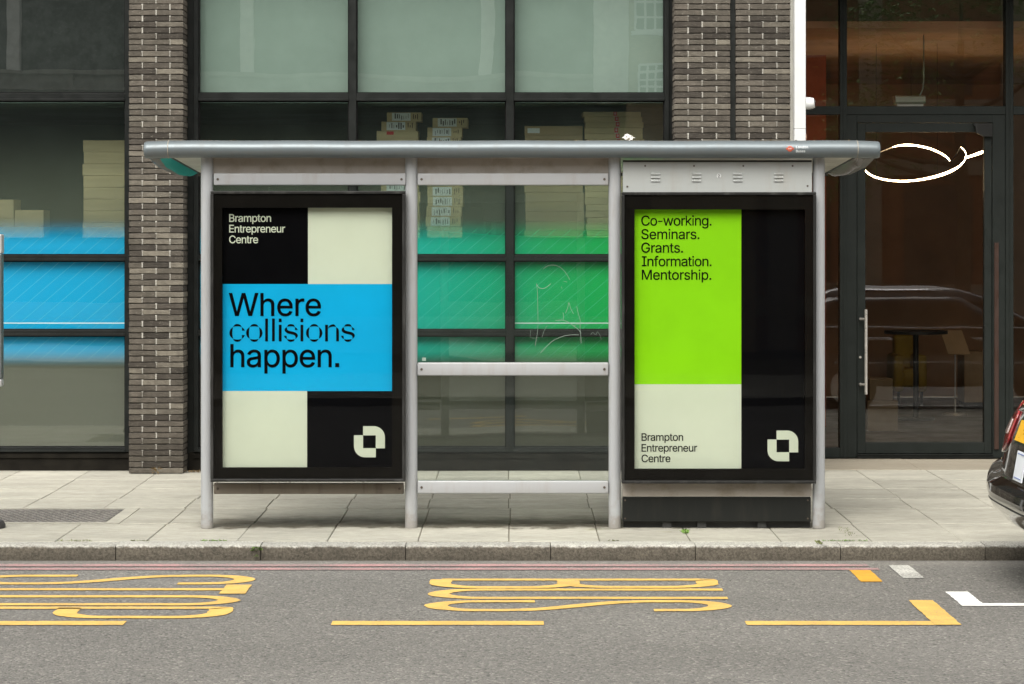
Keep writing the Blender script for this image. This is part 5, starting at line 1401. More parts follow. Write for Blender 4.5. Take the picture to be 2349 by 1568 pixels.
XO = [(-0.10, 2.455), (0.05, 2.445), (0.2, 2.43), (0.8, 2.385), (1.2, 2.35), (1.47, 2.325)]
ZBOT = [(-0.10, RZ0 + 0.002), (0.0, 2.468), (0.2, 2.432), (0.75, 2.398), (1.2, 2.40), (1.47, 2.428)]
for sgn in (-1, 1):
    ax = abs(RX0 if sgn < 0 else RX1)
    ys = [YR + 0.03, 0.0, 0.06, 0.12, 0.2, 0.3, 0.42, 0.55, 0.7, 0.85, 1.0, 1.15, 1.3, 1.4, 1.47]
    mb = MB()
    # nose: the tube profile carried on to the rounded end
    rows = []
    for x, q in ((ax - 0.001, 1.008), (ax + 0.05, 1.0), (2.44, 0.985), (2.455, 0.955), (2.462, 0.88)):
        rows.append([(sgn * x, (y - YR) * q + YR, (z - rc) * q + rc - (0.004 * (x - ax) / 0.15)) for y, z in prof])
    o0 = len(mb.v)
    mb.grid(rows, closed=True)
    mb.f.append([o0 + 4 * len(prof) + k for k in range(len(prof))]); mb.m.append(0)
    ec = mb.build('end_cap', M['gutter'], sh, smooth=True)
    mb = MB()
    # side skin: top, outer face and the belly ridge
    rows, ridge = [], []
    for y in ys:
        xo, zb = lerp_tab(XO, y), lerp_tab(ZBOT, y)
        zt = RZ1 - 0.012 - 0.02 * max(0, y) / RD
        xr = ax + (xo - ax) * 0.42
        ridge.append((xr, y, zb))
        zm = max(zb + 0.02, rc)
        rows.append([(sgn * (ax - 0.002), y, zt), (sgn * (xo - 0.014), y, zt - 0.002), (sgn * (xo - 0.003), y, zt - 0.008), (sgn * xo, y, zt - 0.02), (sgn * xo, y, (zt + zm) / 2 - 0.01), (sgn * (xo - 0.001), y, zm - 0.01), (sgn * (xo - 0.012), y, zb + 0.012), (sgn * (xo * 0.7 + xr * 0.3), y, zb + 0.003), (sgn * xr, y, zb)])
    mb.grid(rows)
    o0 = len(mb.v)
    mb.v += list(rows[-1]); mb.f.append([o0 + k for k in range(len(rows[-1]))]); mb.m.append(0)
    mb.build('side_skin', M['cap_grey'], ec, smooth=True)
    mb = MB()
    rows = []
    for xr, y, zb in ridge:
        xl, zl = ax - 0.012, zlip(y) + 0.006
        rows.append([(sgn * (xr + (xl - xr) * t), y, zb + 0.0005 + (zl - zb) * (t ** 1.7)) for t in (0, 0.2, 0.4, 0.6, 0.8, 1.0)])
    mb.grid(rows)
    fa = mb.build('fairing', M['teal'] if sgn < 0 else M['grey_fairing'], ec, smooth=True)
    fa['label'] = 'underside of the roof end with a teal reflection painted in' if sgn < 0 else 'glossy grey underside of the roof end'
    mb = MB()
    mb.tube([(sgn * (ax - 0.012), y, zlip(y) + 0.004) for y in ys], 0.008, n=8)
    mb.build('seal', M['gasket'], ec, smooth=True)
    mb = MB()
    mb.tube([(sgn * (ax + 0.001), YR + 0.0725 * math.cos(R(92 + 176 * k / 18)), rc + (rr + 0.001) * math.sin(R(92 + 176 * k / 18))) for k in range(19)], 0.0022, n=6)
    mb.build('joint_seam', M['roof_top'], ec)

# rails between posts


def rail(name, xa, xb, ya, yb, mat, y0=-0.035, y1=0.03, bev=0.008, bolts=True, mid=None):
    a, b = PX(xa, y0), PX(xb, y0)
    z0, z1 = PZ(yb, y0), PZ(ya, y0)
    mb = MB()
    mb.box(a, b, y0, y1, z0, z1)
    o = mb.build(name, mat, sh, bevel=bev, seg=3, smooth=True)
    if bolts:
        zc = (z0 + z1) / 2
        for x in (a + 0.028, b - 0.028):
            m2 = MB()
            m2.cyl((x, y0 - 0.0035, zc), (x, y0 + 0.002, zc), 0.0085, n=14)
            m2.build('bolt', M['bolt'], o, smooth=True)
    return o


rail('top_rail', 490, 930.5, 397, 424.5, M['rail'])
rail('top_rail', 957.5, 1396, 397, 424.5, M['rail'])
rail('middle_rail', 957.5, 1396, 831.5, 861.5, M['rail'])
rail('bottom_rail', 957.5, 1396, 1103, 1132, M['rail'])
o = rail('bottom_rail', 490, 926, 1108, 1133, M['grime_rail'], y0=-0.02, y1=0.03)
o['label'] = 'grimy brown lower rail'
for xa, xb in ((489, 930.5), (957, 1397)):
    mb = MB()
    mb.box(PX(xa, 0.02), PX(xb, 0.02), 0.0, 0.03, PZ(398, 0.02), PZ(360, 0.02))
    mb.build('fascia_panel', M['fascia'], sh)
# bay with the right advert: vent panel, lower rail, black plinth panel
y0 = -0.045
a, b = PX(1429, y0), PX(1862.5, y0)
mb = MB()
mb.box(a, b, y0, y0 + 0.03, PZ(440, y0), PZ(371, y0))
for cx in (1504, 1598, 1692, 1786):
    for cy in (397.5, 405.5, 413.5):
        xa, xb = PX(cx - 10.5, y0), PX(cx + 10.5, y0)
        zt, zb = PZ(cy - 2.2, y0), PZ(cy + 2.2, y0)
        mb.prism_x([(y0 + 0.001, zt), (y0 - 0.008, (zt * 0.4 + zb * 0.6)), (y0 - 0.009, zb), (y0 + 0.001, zb)], xa, xb)
vp = mb.build('vent_panel', M['vent'], sh)
for cx, cy in ((1439, 427.5), (1852.5, 426), (1480, 380), (1592, 380), (1705, 380), (1818, 380)):
    x, z = PX(cx, y0), PZ(cy, y0)
    mb = MB()
    mb.cyl((x, y0 - 0.003, z), (x, y0 + 0.002, z), 0.0065, n=12)
    mb.build('bolt', M['bolt'], vp)
mb = MB()
x, z = PX(1649, y0), PZ(403, y0)
mb.cyl((x, y0 - 0.003, z), (x, y0 + 0.002, z), 0.0155, n=24)
nd = mb.build('number_disc', M['white'], vp)
nd['label'] = 'small white disc with the figure 2'
mb = MB()
text_to(mb, '2', x - 0.0065, x + 0.0065, z - 0.010, 0.020, y0 - 0.0045)
mb.build('numeral', M['ink_black'], vp, recalc=False)
mb = MB()
mb.box(PX(1429, 0), PX(1862, 0), -0.005, 0.04, PZ(443, 0), PZ(367, 0))
mb.build('vent_backing', M['gasket'], sh)
rail('case_rail', 1428, 1862, 1108, 1138, M['fascia'], y0=-0.03, bev=0.003, bolts=False)
mb = MB()
y0 = -0.025
mb.box(PX(1428, y0), PX(1860, y0), y0, y0 + 0.03, PZ(1196, y0), PZ(1140, y0))
pp = mb.build('plinth_panel', M['plinth_black'], sh, bevel=0.002, seg=1)
for cx, cy in ((1434, 1147), (1434, 1189), (1853, 1147), (1853, 1189)):
    mb = MB()
    mb.cyl((PX(cx, y0), y0 - 0.003, PZ(cy, y0)), (PX(cx, y0), y0 + 0.002, PZ(cy, y0)), 0.006, n=10)
    mb.build('bolt', M['bolt'], pp)
mb = MB()
for cx in (1530, 1610, 1748):
    mb.box(PX(cx, 0) - 0.03, PX(cx, 0) + 0.03, 0.0, 0.05, 0.0, 0.05)
mb.box(PX(1430, 0.03), PX(1858, 0.03), 0.03, 0.06, 0.0, 0.05)
mb.build('plinth_foot', M['gasket'], pp)

# glazing
mb = MB()
for xa, xb, ya, yb in ((957.5, 1396.5, 424, 832),):
    mb.box(PX(xa, 0), PX(xb, 0), -0.004, 0.004, PZ(yb, 0), PZ(ya, 0))
gp = mb.build('glass_panel', M['shelter_glass'], sh)
mb = MB()
mb.box(PX(957.5, 0), PX(1396.5, 0), -0.004, 0.004, PZ(1104, 0), PZ(861, 0))
mb.build('glass_panel', M['shelter_glass'], sh)
mb = MB()
mb.box(PX(489.5, 0), PX(930, 0), -0.004, 0.004, PZ(440, 0), PZ(424, 0))
mb.build('glass_panel', M['shelter_glass'], sh)
# scratches etched in the middle panel (traced in 1/4.9 px of the photograph)


def SP(zx, zy):
    return (PX((1640 + zx / 4.9) / 1.3776, 0), -0.0052, PZ((800 + zy / 4.9) / 1.3776, 0))


def curve_pts(pts, n=6):
    out = []
    P = [pts[0]] + list(pts) + [pts[-1]]
    for i in range(1, len(P) - 2):
        for k in range(n):
            t = k / n
            q = []
            for c in range(len(P[0])):
                p0, p1, p2, p3 = P[i - 1][c], P[i][c], P[i + 1][c], P[i + 2][c]
                q.append(0.5 * (2 * p1 + (p2 - p0) * t + (2 * p0 - 5 * p1 + 4 * p2 - p3) * t * t + (3 * p1 - p0 - 3 * p2 + p3) * t ** 3))
            out.append(tuple(q))
    out.append(tuple(pts[-1]))
    return out


mb = MB()
for pts, w in (
        ([(375, 245), (430, 200), (510, 180), (610, 200), (690, 260), (750, 340), (785, 410)], 8),
        ([(272, 465), (285, 590), (290, 740), (292, 880), (295, 1100), (280, 1260), (250, 1435)], 8),
        ([(276, 480), (310, 530), (370, 545), (430, 520), (495, 468)], 12),
        ([(720, 925), (755, 840), (772, 760), (800, 850), (845, 935)], 10),
        ([(680, 915), (690, 960), (688, 1030)], 10),
        ([(560, 1038), (680, 1035), (770, 1070), (850, 1125), (920, 1180), (962, 1235)], 12),
        ([(893, 820), (915, 920), (950, 1050), (945, 1150), (955, 1260), (962, 1390)], 11),
        ([(850, 1120), (900, 1100), (950, 1095)], 7),
        ([(330, 1545), (430, 1440), (540, 1345), (680, 1285), (800, 1262), (928, 1262)], 11),
        ([(435, 1120), (390, 1200), (355, 1305)], 7),
        ([(185, 1180), (175, 1290), (230, 1312), (300, 1303)], 5),
        ([(1110, 1260), (1140, 1225), (1190, 1260), (1215, 1215), (1255, 1270), (1272, 1335)], 6),
        ([(690, 428), (745, 445)], 7), ([(655, 510), (668, 548)], 6)):
    mb.tube([SP(*p) for p in curve_pts(pts)], w / 4.9 / 1.3776 * 17 / FPX / 2 * 0.6, n=6)
mb.build('scratch_mark', M['scratch'], gp)
# small clips and stickers
mb = MB()
x, z = PX(973, 0), PZ(823, 0)
mb.box(x - 0.014, x + 0.012, -0.0065, -0.0045, z - 0.012, z + 0.010)
mb.build('sticker', M['scratch'], gp)

# route-operator sticker on the roof edge
ys_ = YR - 0.0735


def edge_y(z):
    t = (z - rc) / rr
    return YR - 0.062 * 1.15 * math.sqrt(max(0, 1 - t * t)) - 0.0018


k_ = (CAM_D + YR - 0.07) / FPX
sx0 = (1797 - CX) * k_


def rz(py):
    return CAM_H - (py - CY) * k_


def wrap(mb):
    mb.v = [(x, edge_y(z) + (y if abs(y) < 0.05 else 0), z) for x, y, z in mb.v]
    return mb


st = None
mb = MB()
rows = [[((1797 + 65 * i / 8 - CX) * k_, 0.0, rz(332 + 20 * j / 8)) for i in range(9)] for j in range(9)]
mb.grid(rows)
wrap(mb)
st = mb.build('operator_sticker', M['sticker_base'], sh, recalc=False)
st['label'] = 'small sticker with an orange-red roundel reading London Buses'
mb = MB()
ccx, ccz, rad = (1812.2 - CX) * k_, rz(340.6), 6.6 * k_
n = 40
rows = []
for r_ in (rad, rad * 0.55):
    rows.append([(ccx + r_ * math.cos(2 * math.pi * i / n), -0.001, ccz + r_ * math.sin(2 * math.pi * i / n)) for i in range(n)])
mb.grid(rows, closed=True)
hb = 2.1 * k_
mb.grid([[(ccx - 9 * k_ + 18 * k_ * i / 8, -0.0016, ccz - hb + 2 * hb * j / 2) for i in range(9)] for j in range(3)])
wrap(mb)
mb.build('roundel', M['roundel'], st, recalc=False)
mb = MB()
text_to(mb, 'BUSES', ccx - 4.0 * k_, ccx + 4.0 * k_, ccz - 0.9 * k_, 1.9 * k_, -0.0022)
wrap(mb)
mb.build('roundel_lettering', M['sticker_white'], st, recalc=False)
mb = MB()
text_to(mb, 'London', (1826 - CX) * k_, (1853.5 - CX) * k_, rz(339.6), 5.6 * k_, -0.0015)
text_to(mb, 'Buses', (1826 - CX) * k_, (1847 - CX) * k_, rz(348.8), 5.4 * k_, -0.0015)
wrap(mb)
mb.build('lettering', M['sticker_white'], st, recalc=False)

# ================================================================== ADVERT CASES AND POSTERS


def advert_case(x0, x1, y0p, y1p, ix0, ix1, iy0, iy1, label, loc_x):
    """outer black case, recessed black border, glass"""
    yf = -0.135
    t = thing('advert_case', label, 'advert case', (loc_x, 0, PZ(y1p, yf)))
    X0, X1, Z0, Z1 = PX(x0, yf), PX(x1, yf), PZ(y1p, yf), PZ(y0p, yf)
    e = 0.020
    mb = MB()
    for q in ((X0, X1, Z1 - e, Z1), (X0, X1, Z0, Z0 + e), (X0, X0 + e, Z0 + e, Z1 - e), (X1 - e, X1, Z0 + e, Z1 - e)):
        mb.box(q[0], q[1], yf, yf + 0.088, q[2], q[3])
    mb.build('outer_frame', M['case_edge'], t, bevel=0.004, seg=2)
    I0, I1, J0, J1 = PX(ix0, yf + 0.055), PX(ix1, yf + 0.055), PZ(iy1, yf + 0.055), PZ(iy0, yf + 0.055)
    mb = MB()
    for q in ((X0 + e, X1 - e, J1, Z1 - e), (X0 + e, X1 - e, Z0 + e, J0), (X0 + e, I0, J0, J1), (I1, X1 - e, J0, J1)):
        mb.box(q[0], q[1], yf + 0.012, yf + 0.05, q[2], q[3])
    mb.build('border', M['border'], t)
    mb = MB()
    mb.add([(X0 + e, yf + 0.008, Z0 + e), (X1 - e, yf + 0.008, Z0 + e), (X1 - e, yf + 0.008, Z1 - e), (X0 + e, yf + 0.008, Z1 - e)], [(0, 1, 2, 3)])
    mb.build('front_glass', M['case_glass'], t)
    mb = MB()
    mb.box(X0 + 0.01, X1 - 0.01, yf + 0.075, yf + 0.095, Z0 + 0.01, Z1 - 0.01)
    mb.build('back_panel', M['case'], t)
    return t


advert_case(482.5, 929.5, 437.5, 1105, 511, 900, 476, 1071, 'black glazed advert case at the left of the shelter holding the blue poster', PX(706, 0))
advert_case(1426, 1872.5, 440, 1109, 1455, 1845, 480, 1074, 'black glazed advert case at the right of the shelter holding the lime green poster', PX(1650, 0))
YPO = -0.068                                 # poster paper plane


def crumple(x, z):
    return 0.0007 * (math.sin(x * 9 + z * 4) + math.sin(x * 4.3 - z * 7.7 + 1.3))


def paper(mb, xa, xb, ya, yb, mi=0):
    nx, nz = 20, 30
    X0, X1, Z0, Z1 = PX(xa, YPO), PX(xb, YPO), PZ(yb, YPO), PZ(ya, YPO)
    mb.grid([[(X0 + (X1 - X0) * i / nx, YPO + crumple(X0 + (X1 - X0) * i / nx, Z0 + (Z1 - Z0) * j / nz), Z0 + (Z1 - Z0) * j / nz) for i in range(nx + 1)] for j in range(nz + 1)], mi)


def block(t, name, mat, xa, xb, ya, yb):
    mb = MB()
    paper(mb, xa, xb, ya, yb)
    return mb.build(name, mat, t, smooth=True, recalc=False)


def drape(mb, d=0.0022):
    mb.v = [(x, YPO + crumple(x, z) - d, z) for x, y, z in mb.v]


def line(mb, s, xa, xb, base, cap):
    kk = (CAM_D + YPO) / FPX
    text_to(mb, s, PX(xa, YPO), PX(xb, YPO), PZ(base, YPO), cap * kk, YPO)


def logo(t, x0, x1, y0, y1, mat):
    """two interlocking quarter-rounded brackets round a square hole"""
    mb = MB()
    W, H = x1 - x0, y1 - y0
    u = lambda f: x0 + W * f
    v = lambda f: y0 + H * f
    a, b = 0.295, 0.705
    r = 0.36

    def q(pts):
        mb.add([(PX(u(p), YPO), YPO, PZ(v(s), YPO)) for p, s in pts], [tuple(range(len(pts)))])
    n = 10
    arc1 = [(1 - r + r * math.sin(R(90 * k / n)), r - r * math.cos(R(90 * k / n))) for k in range(n + 1)]
    q([(a, 0)] + arc1[:1] + [(1 - r, a), (a, a)])
    q(arc1 + [(1, a + 0.07), (b, a + 0.07), (b, a), (1 - r, a)])
    q([(b, a + 0.07), (1, a + 0.07), (1, 0.71), (b, 0.71)])
    arc2 = [(r - r * math.sin(R(90 * k / n)), 1 - r + r * math.cos(R(90 * k / n))) for k in range(n + 1)]
    q([(b, 1)] + arc2[:1] + [(r, b), (b, b)])
    q(arc2 + [(0, b - 0.07), (a, b - 0.07), (a, b), (r, b)])
    q([(a, b - 0.07), (0, b - 0.07), (0, 0.29), (a, 0.29)])
    drape(mb)
    return mb.build('logo', mat, t, recalc=False)


p1 = thing('poster', 'poster of black, cream and bright blue blocks reading Where collisions happen', 'poster', (PX(706, YPO), YPO, PZ(1071, YPO)))
block(p1, 'black_block', M['ink_black'], 509.5, 706.5, 474.5, 651)
block(p1, 'cream_block', M['cream'], 706.5, 901.5, 474.5, 651)
block(p1, 'blue_block', M['cyan'], 509.5, 901.5, 651, 896.5)
block(p1, 'cream_block', M['cream'], 509.5, 704.5, 896.5, 1072)
block(p1, 'black_block', M['ink_black'], 704.5, 901.5, 896.5, 1072)
mb = MB()
for s, xb, base in (('Brampton', 621.7, 508.2), ('Entrepreneur', 653.9, 532.6), ('Centre', 592, 557.2)):
    line(mb, s, 526, xb, base, 17.2)
drape(mb)
mb.build('title_lettering', M['cream'], p1, recalc=False)['label'] = 'cream lettering reading Brampton Entrepreneur Centre'
mb = MB()
line(mb, 'Where', 525.5, 735.8, 723.8, 51.8)
line(mb, 'happen.', 529, 778.3, 841.2, 52)


# the line in the middle has pinched, colliding curves: traced as flat shapes
def ZP(zx, zy):
    return (PX((700 + zx / 5.22) / 1.3776, YPO), YPO, PZ((890 + zy / 5.22) / 1.3776, YPO))


def shape(pts):
    vs = [ZP(*p) for p in pts]
    mb.add(vs, [tuple(range(len(vs)))])


def band(outer, inner, n=8):
    """thin area between two curves with the same number of control points"""
    A, B = curve_pts(outer, n), curve_pts(inner, n)
    vs = [ZP(*p) for p in A] + [ZP(*p) for p in B]
    m_ = len(A)
    mb.add(vs, [(i, i + 1, m_ + i + 1, m_ + i) for i in range(m_ - 1)])


def caps(cx, top=True, bot=True, w=72):
    if top:
        band([(cx - w, 743), (cx - 45, 708), (cx, 695), (cx + 45, 708), (cx + w, 743)], [(cx - w, 743), (cx - 40, 735), (cx, 732), (cx + 40, 735), (cx + w, 743)])
    if bot:
        band([(cx - w, 941), (cx - 45, 975), (cx, 988), (cx + 45, 975), (cx + w, 941)], [(cx - w, 941), (cx - 40, 948), (cx, 951), (cx + 40, 948), (cx + w, 941)])


def side(cx, s):
    band([(cx + s * 74, 745), (cx + s * 118, 782), (cx + s * 136, 842), (cx + s * 118, 902), (cx + s * 74, 938)], [(cx + s * 74, 745), (cx + s * 85, 790), (cx + s * 88, 842), (cx + s * 85, 892), (cx + s * 74, 938)])


caps(262); side(267, -1)
band([(332, 746), (364, 768), (386, 804)], [(332, 746), (337, 775), (337, 804)])
band([(386, 877), (364, 915), (332, 938)], [(337, 877), (337, 910), (332, 938)])
for c in (541, 1529):
    caps(c); side(c, -1); side(c, 1)
for a_, b_ in ((720, 767), (834, 880)):
    shape([(a_, 605), (b_, 605), (b_, 980), (a_, 980)])
for a_ in (945, 1303):
    shape([(a_, 605), (a_ + 47, 605), (a_ + 47, 662), (a_, 662)])
    shape([(a_, 707), (a_ + 47, 707), (a_ + 47, 981), (a_, 981)])
for o_ in (0, 940):
    caps(1146 + o_, w=64)
    band([(1081 + o_, 745), (1047 + o_, 772), (1046 + o_, 812), (1090 + o_, 848), (1160 + o_, 865), (1208 + o_, 882), (1222 + o_, 915), (1216 + o_, 945)],
         [(1081 + o_, 745), (1083 + o_, 772), (1092 + o_, 795), (1130 + o_, 810), (1195 + o_, 825), (1243 + o_, 850), (1259 + o_, 895), (1216 + o_, 945)])
    band([(1208 + o_, 744), (1242 + o_, 765), (1258 + o_, 793)], [(1208 + o_, 744), (1213 + o_, 768), (1213 + o_, 793)])
    band([(1030 + o_, 888), (1045 + o_, 918), (1082 + o_, 943)], [(1074 + o_, 888), (1076 + o_, 915), (1082 + o_, 943)])
shape([(1709, 708), (1756, 708), (1756, 981), (1709, 981)])
band([(1757, 770), (1785, 720), (1840, 699), (1872, 712), (1890, 743)], [(1757, 772), (1790, 748), (1830, 738), (1862, 738), (1890, 743)])
band([(1890, 745), (1926, 772), (1938, 822), (1938, 900), (1938, 981)], [(1890, 745), (1893, 780), (1892, 822), (1892, 900), (1892, 981)])
drape(mb)
mb.build('slogan_lettering', M['ink_black'], p1, recalc=False)['label'] = 'black lettering reading Where collisions happen.'
logo(p1, 812, 883, 977, 1048.5, M['cream'])

p2 = thing('poster', 'poster of lime green, cream and black blocks listing Co-working, Seminars, Grants, Information, Mentorship', 'poster', (PX(1650, YPO), YPO, PZ(1074, YPO)))
block(p2, 'green_block', M['lime'], 1453.5, 1700.5, 478.5, 881)
block(p2, 'cream_block', M['cream'], 1453.5, 1700.5, 881, 1075.5)
block(p2, 'black_block', M['ink_black'], 1700.5, 1846.5, 478.5, 1075.5)
mb = MB()
for s, xb, base in (('Co-working.', 1632, 516.8), ('Seminars.', 1604.3, 547.8), ('Grants.', 1566.4, 578.8), ('Information.', 1632, 610), ('Mentorship.', 1631.5, 641)):
    line(mb, s, 1471.3 if s[0] in 'CSG' else 1472.5, xb, base, 22.6)
drape(mb)
mb.build('list_lettering', M['ink_black'], p2, recalc=False)['label'] = 'black lettering listing the services'
mb = MB()
for s, xb, base in (('Brampton', 1567, 1010.4), ('Entrepreneur', 1599, 1035.2), ('Centre', 1537.7, 1059.4)):
    line(mb, s, 1471.8, xb, base, 17.0)
drape(mb)
mb.build('title_lettering', M['ink_black'], p2, recalc=False)['label'] = 'black lettering reading Brampton Entrepreneur Centre'
logo(p2, 1760.5, 1831, 987, 1057.5, M['cream'])

# ================================================================== STOREROOM CONTENTS
YBX = 4.75
ORD = ['topmost', 'second', 'third', 'fourth', 'fifth', 'sixth', 'seventh', 'eighth', 'ninth', 'tenth', 'eleventh', 'twelfth', 'thirteenth', 'fourteenth', 'fifteenth', 'sixteenth', 'seventeenth', 'eighteenth', 'nineteenth', 'twentieth']


def carton(xa, xb, ya, yb, mat, label, group, depth=0.30, rz=0.0, sticker=None, y=YBX):
    X0, X1, Z0, Z1 = PX(xa, y), PX(xb, y), PZ(yb, y), PZ(ya, y)
    c = Vector(((X0 + X1) / 2, y + depth / 2, (Z0 + Z1) / 2))
    t = thing('cardboard_box', label, 'cardboard box', (c.x, y + depth / 2, Z0), group)
    mb = MB()
    w, h = X1 - X0, Z1 - Z0 - 0.0015
    mb.rbox((c.x, c.y, Z0 + h / 2), (w, depth, h), rz)
    mb.build('carton', mat, t, bevel=0.002, seg=1)
    yf = c.y - depth / 2
    Mx = Matrix.Translation(c) @ Matrix.Rotation(rz, 4, 'Z') @ Matrix.Translation(-c)

    def place(m_):
        m_.v = [tuple(Mx @ Vector(p)) for p in m_.v]
        return m_
    if sticker == 'white':
        mb = MB()
        sx0, sx1 = X0 + w * 0.15, X0 + w * 0.69
        mb.box(sx0, sx1, yf - 0.0022, yf - 0.0005, Z0 + h * 0.08, Z0 + h * 0.95)
        s = place(mb).build('paper_label', M['label'], t)
        mb = MB()
        for k in range(7):
            x = sx0 + (sx1 - sx0) * (0.14 + 0.12 * k)
            mb.box(x, x + random.choice((0.004, 0.008, 0.012)), yf - 0.0032, yf - 0.0024, Z0 + h * random.uniform(0.15, 0.4), Z0 + h * random.uniform(0.6, 0.9))
        place(mb).build('label_print', M['label_ink'], s)
        mb = MB()
        for k in range(3):
            x = X0 + w * (0.76 + 0.06 * k)
            mb.box(x, x + 0.007, yf - 0.0014, yf - 0.0004, Z0 + h * random.uniform(0.2, 0.5), Z0 + h * random.uniform(0.6, 0.9))
        place(mb).build('carton_print', M['bolt'], t)
    elif sticker == 'red':
        mb = MB()
        mb.box(X0 + w * 0.24, X0 + w * 0.41, yf - 0.002, yf - 0.0005, Z0 + h * 0.64, Z0 + h * 0.95)
        place(mb).build('red_label', M['red_label'], t)
    elif sticker == 'strip':
        x0 = X0 + w * random.uniform(0.515, 0.545)
        mb = MB()
        mb.box(x0, x0 + 0.030, yf - 0.002, yf - 0.0005, Z0 + h * 0.16, Z1 - 0.002)
        s = place(mb).build('red_label', M['red_label'], t)
        mb = MB()
        for q in ((0.010, 0.020, 0.42, 0.50), (0.009, 0.013, 0.50, 0.74), (0.018, 0.022, 0.50, 0.74), (0.010, 0.021, 0.80, 0.86)):
            mb.box(x0 + q[0], x0 + q[1], yf - 0.0034, yf - 0.0024, Z0 + h * q[2], Z0 + h * q[3])
        mb.box(x0, x0 + 0.030, yf - 0.0034, yf - 0.0006, Z0 + h * 0.05, Z0 + h * 0.14)
        place(mb).build('label_print', M['label'], s)
    elif sticker == 'tag':
        mb = MB()
        mb.box(X0 + w * 0.05, X0 + w * 0.26, yf - 0.002, yf - 0.0005, Z0 + h * 0.2, Z0 + h * 0.75)
        place(mb).build('paper_label', M['label'], t)
    return t


SHELF_PY = 545.0
gA = 'cardboard boxes stacked behind the office windows'


def stack(name, spec, rest, x0, x1, hpx, mat, sticker=None):
    """spec: measured boxes from the top; the rest runs down to the shelf in equal courses"""
    i = 0
    y = spec[-1][3]
    todo = list(spec)
    while SHELF_PY - y > hpx * 0.6:
        yb = min(SHELF_PY, y + hpx)
        if SHELF_PY - yb < hpx * 0.6:
            yb = SHELF_PY
        j = random.uniform(-3.5, 3.5)
        todo.append((x0 + j, x1 + j, y, yb, rest if random.random() < 0.7 else None))
        y = yb
    for s in todo:
        lab = f'{ORD[i] if i < 20 else "lowest"} box {name}'
        carton(s[0], s[1], s[2], s[3], mat, lab, gA, rz=R(random.uniform(-2, 2)), sticker=s[4])
        i += 1


stack('of the left labelled stack behind the middle window column', [(888, 967, 257, 278, 'white'), (875, 954.5, 278, 299.5, 'white'), (864, 959.5, 299.5, 324, 'red')], 'white', 874, 960, 23, M['card'])
stack('of the right labelled stack behind the middle window column', [(993, 1073, 269.5, 291.5, 'white'), (981, 1060, 291.5, 313.5, 'white'), (980, 1058, 313.5, 335, 'white')], 'white', 979, 1060, 23, M['card'])
stack('of the low wide stack under the tape-labelled boxes window', [(1204, 1337, 288, 309, 'tag'), (1204.5, 1337, 309, 320, None), (1205, 1338, 320, 331, None)], None, 1204, 1338, 22, M['card_dark'])
stack('of the flat box stack with small red labels', [(1337, 1470, 255.5, 267, 'strip'), (1341, 1474, 267, 279, 'strip'), (1343, 1476, 279, 292, 'strip'), (1342, 1475, 292, 306, 'strip'), (1342, 1475, 306, 318.5, 'strip')], 'strip', 1343, 1476, 15, M['card'])
stack('of the tall stack behind the left window bay', [(191, 287, 321, 348, None)], None, 190, 287, 27, M['card'])
stack('of the small stack by the left picture edge', [(-20, 32, 457, 500, None)], None, -20, 33, 45, M['card'])
carton(34, 100, 481, 545, M['card'], 'lone low carton between the two left stacks', gA)
# long low cupboards that carry the stacks
for xa, xb, lab in ((-60, 296, 'dark storage cupboard carrying the boxes behind the left window bay'), (450, 1500, 'long dark storage cupboard carrying the boxes behind the wide window bay')):
    t = thing('storage_cupboard', lab, 'cupboard', (PX((xa + xb) / 2, YBX), YBX + 0.2, -0.008))
    zt = PZ(SHELF_PY, YBX)
    X0, X1 = PX(xa, YBX), PX(xb, YBX)
    mb = MB()
    mb.box(X0, X1, YBX - 0.03, YBX + 0.45, -0.008, zt - 0.03)
    mb.build('carcass', M['room'], t)
    mb = MB()
    mb.box(X0 - 0.01, X1 + 0.01, YBX - 0.05, YBX + 0.46, zt - 0.03, zt - 0.001)
    mb.build('cupboard_top', M['void'], t)
    n = max(1, int((X1 - X0) / 0.6))
    for k in range(n):
        mb = MB()
        a = X0 + (X1 - X0) * k / n
        mb.box(a + 0.006, a + (X1 - X0) / n - 0.006, YBX - 0.046, YBX - 0.031, 0.06, zt - 0.05)
        mb.build('cupboard_door', M['room'], t)
# office chairs: two dark backs seen over the film
for xa, xb, ya, yb, yy, lab in ((1081, 1160, 437, 475, 5.6, 'dark monitor back standing high behind the middle window column'), (1108, 1182, 462, 508, 5.3, 'dark monitor back turned to the window, lower of the two')):
    X0, X1, Z0, Z1 = PX(xa, yy), PX(xb, yy), PZ(yb, yy), PZ(ya, yy)
    t = thing('monitor', lab, 'monitor', ((X0 + X1) / 2, yy, 1.20), 'monitors in the storeroom')
    mb = MB()
    mb.box(X0, X1, yy, yy + 0.03, Z0, Z1)
    mb.build('screen_back', M['black_metal'], t, bevel=0.006)
    mb = MB()
    xm = (X0 + X1) / 2
    mb.box(xm - 0.025, xm + 0.025, yy + 0.03, yy + 0.06, 1.212, Z1 - 0.05)
    mb.box(xm - 0.11, xm + 0.11, yy - 0.05, yy + 0.15, 1.20, 1.212)
    mb.build('stand', M['black_metal'], t)
t = thing('desk', 'dark desk inside the storeroom carrying two monitors', 'desk', (PX(1130, 5.5), 5.5, -0.008))
mb = MB()
mb.box(PX(1040, 5.5), PX(1230, 5.5), 5.22, 5.85, 1.17, 1.20)
mb.build('desk_top', M['void'], t)
for x in (1045, 1225):
    for yy in (5.26, 5.80):
        mb = MB()
        mb.box(PX(x, 5.5) - 0.02, PX(x, 5.5) + 0.02, yy - 0.02, yy + 0.02, -0.008, 1.17)
        mb.build('leg', M['black_metal'], t)

# ================================================================== LOBBY CONTENTS


def LP(px, py, y):
    return (PX(px, y), y, PZ(py, y))


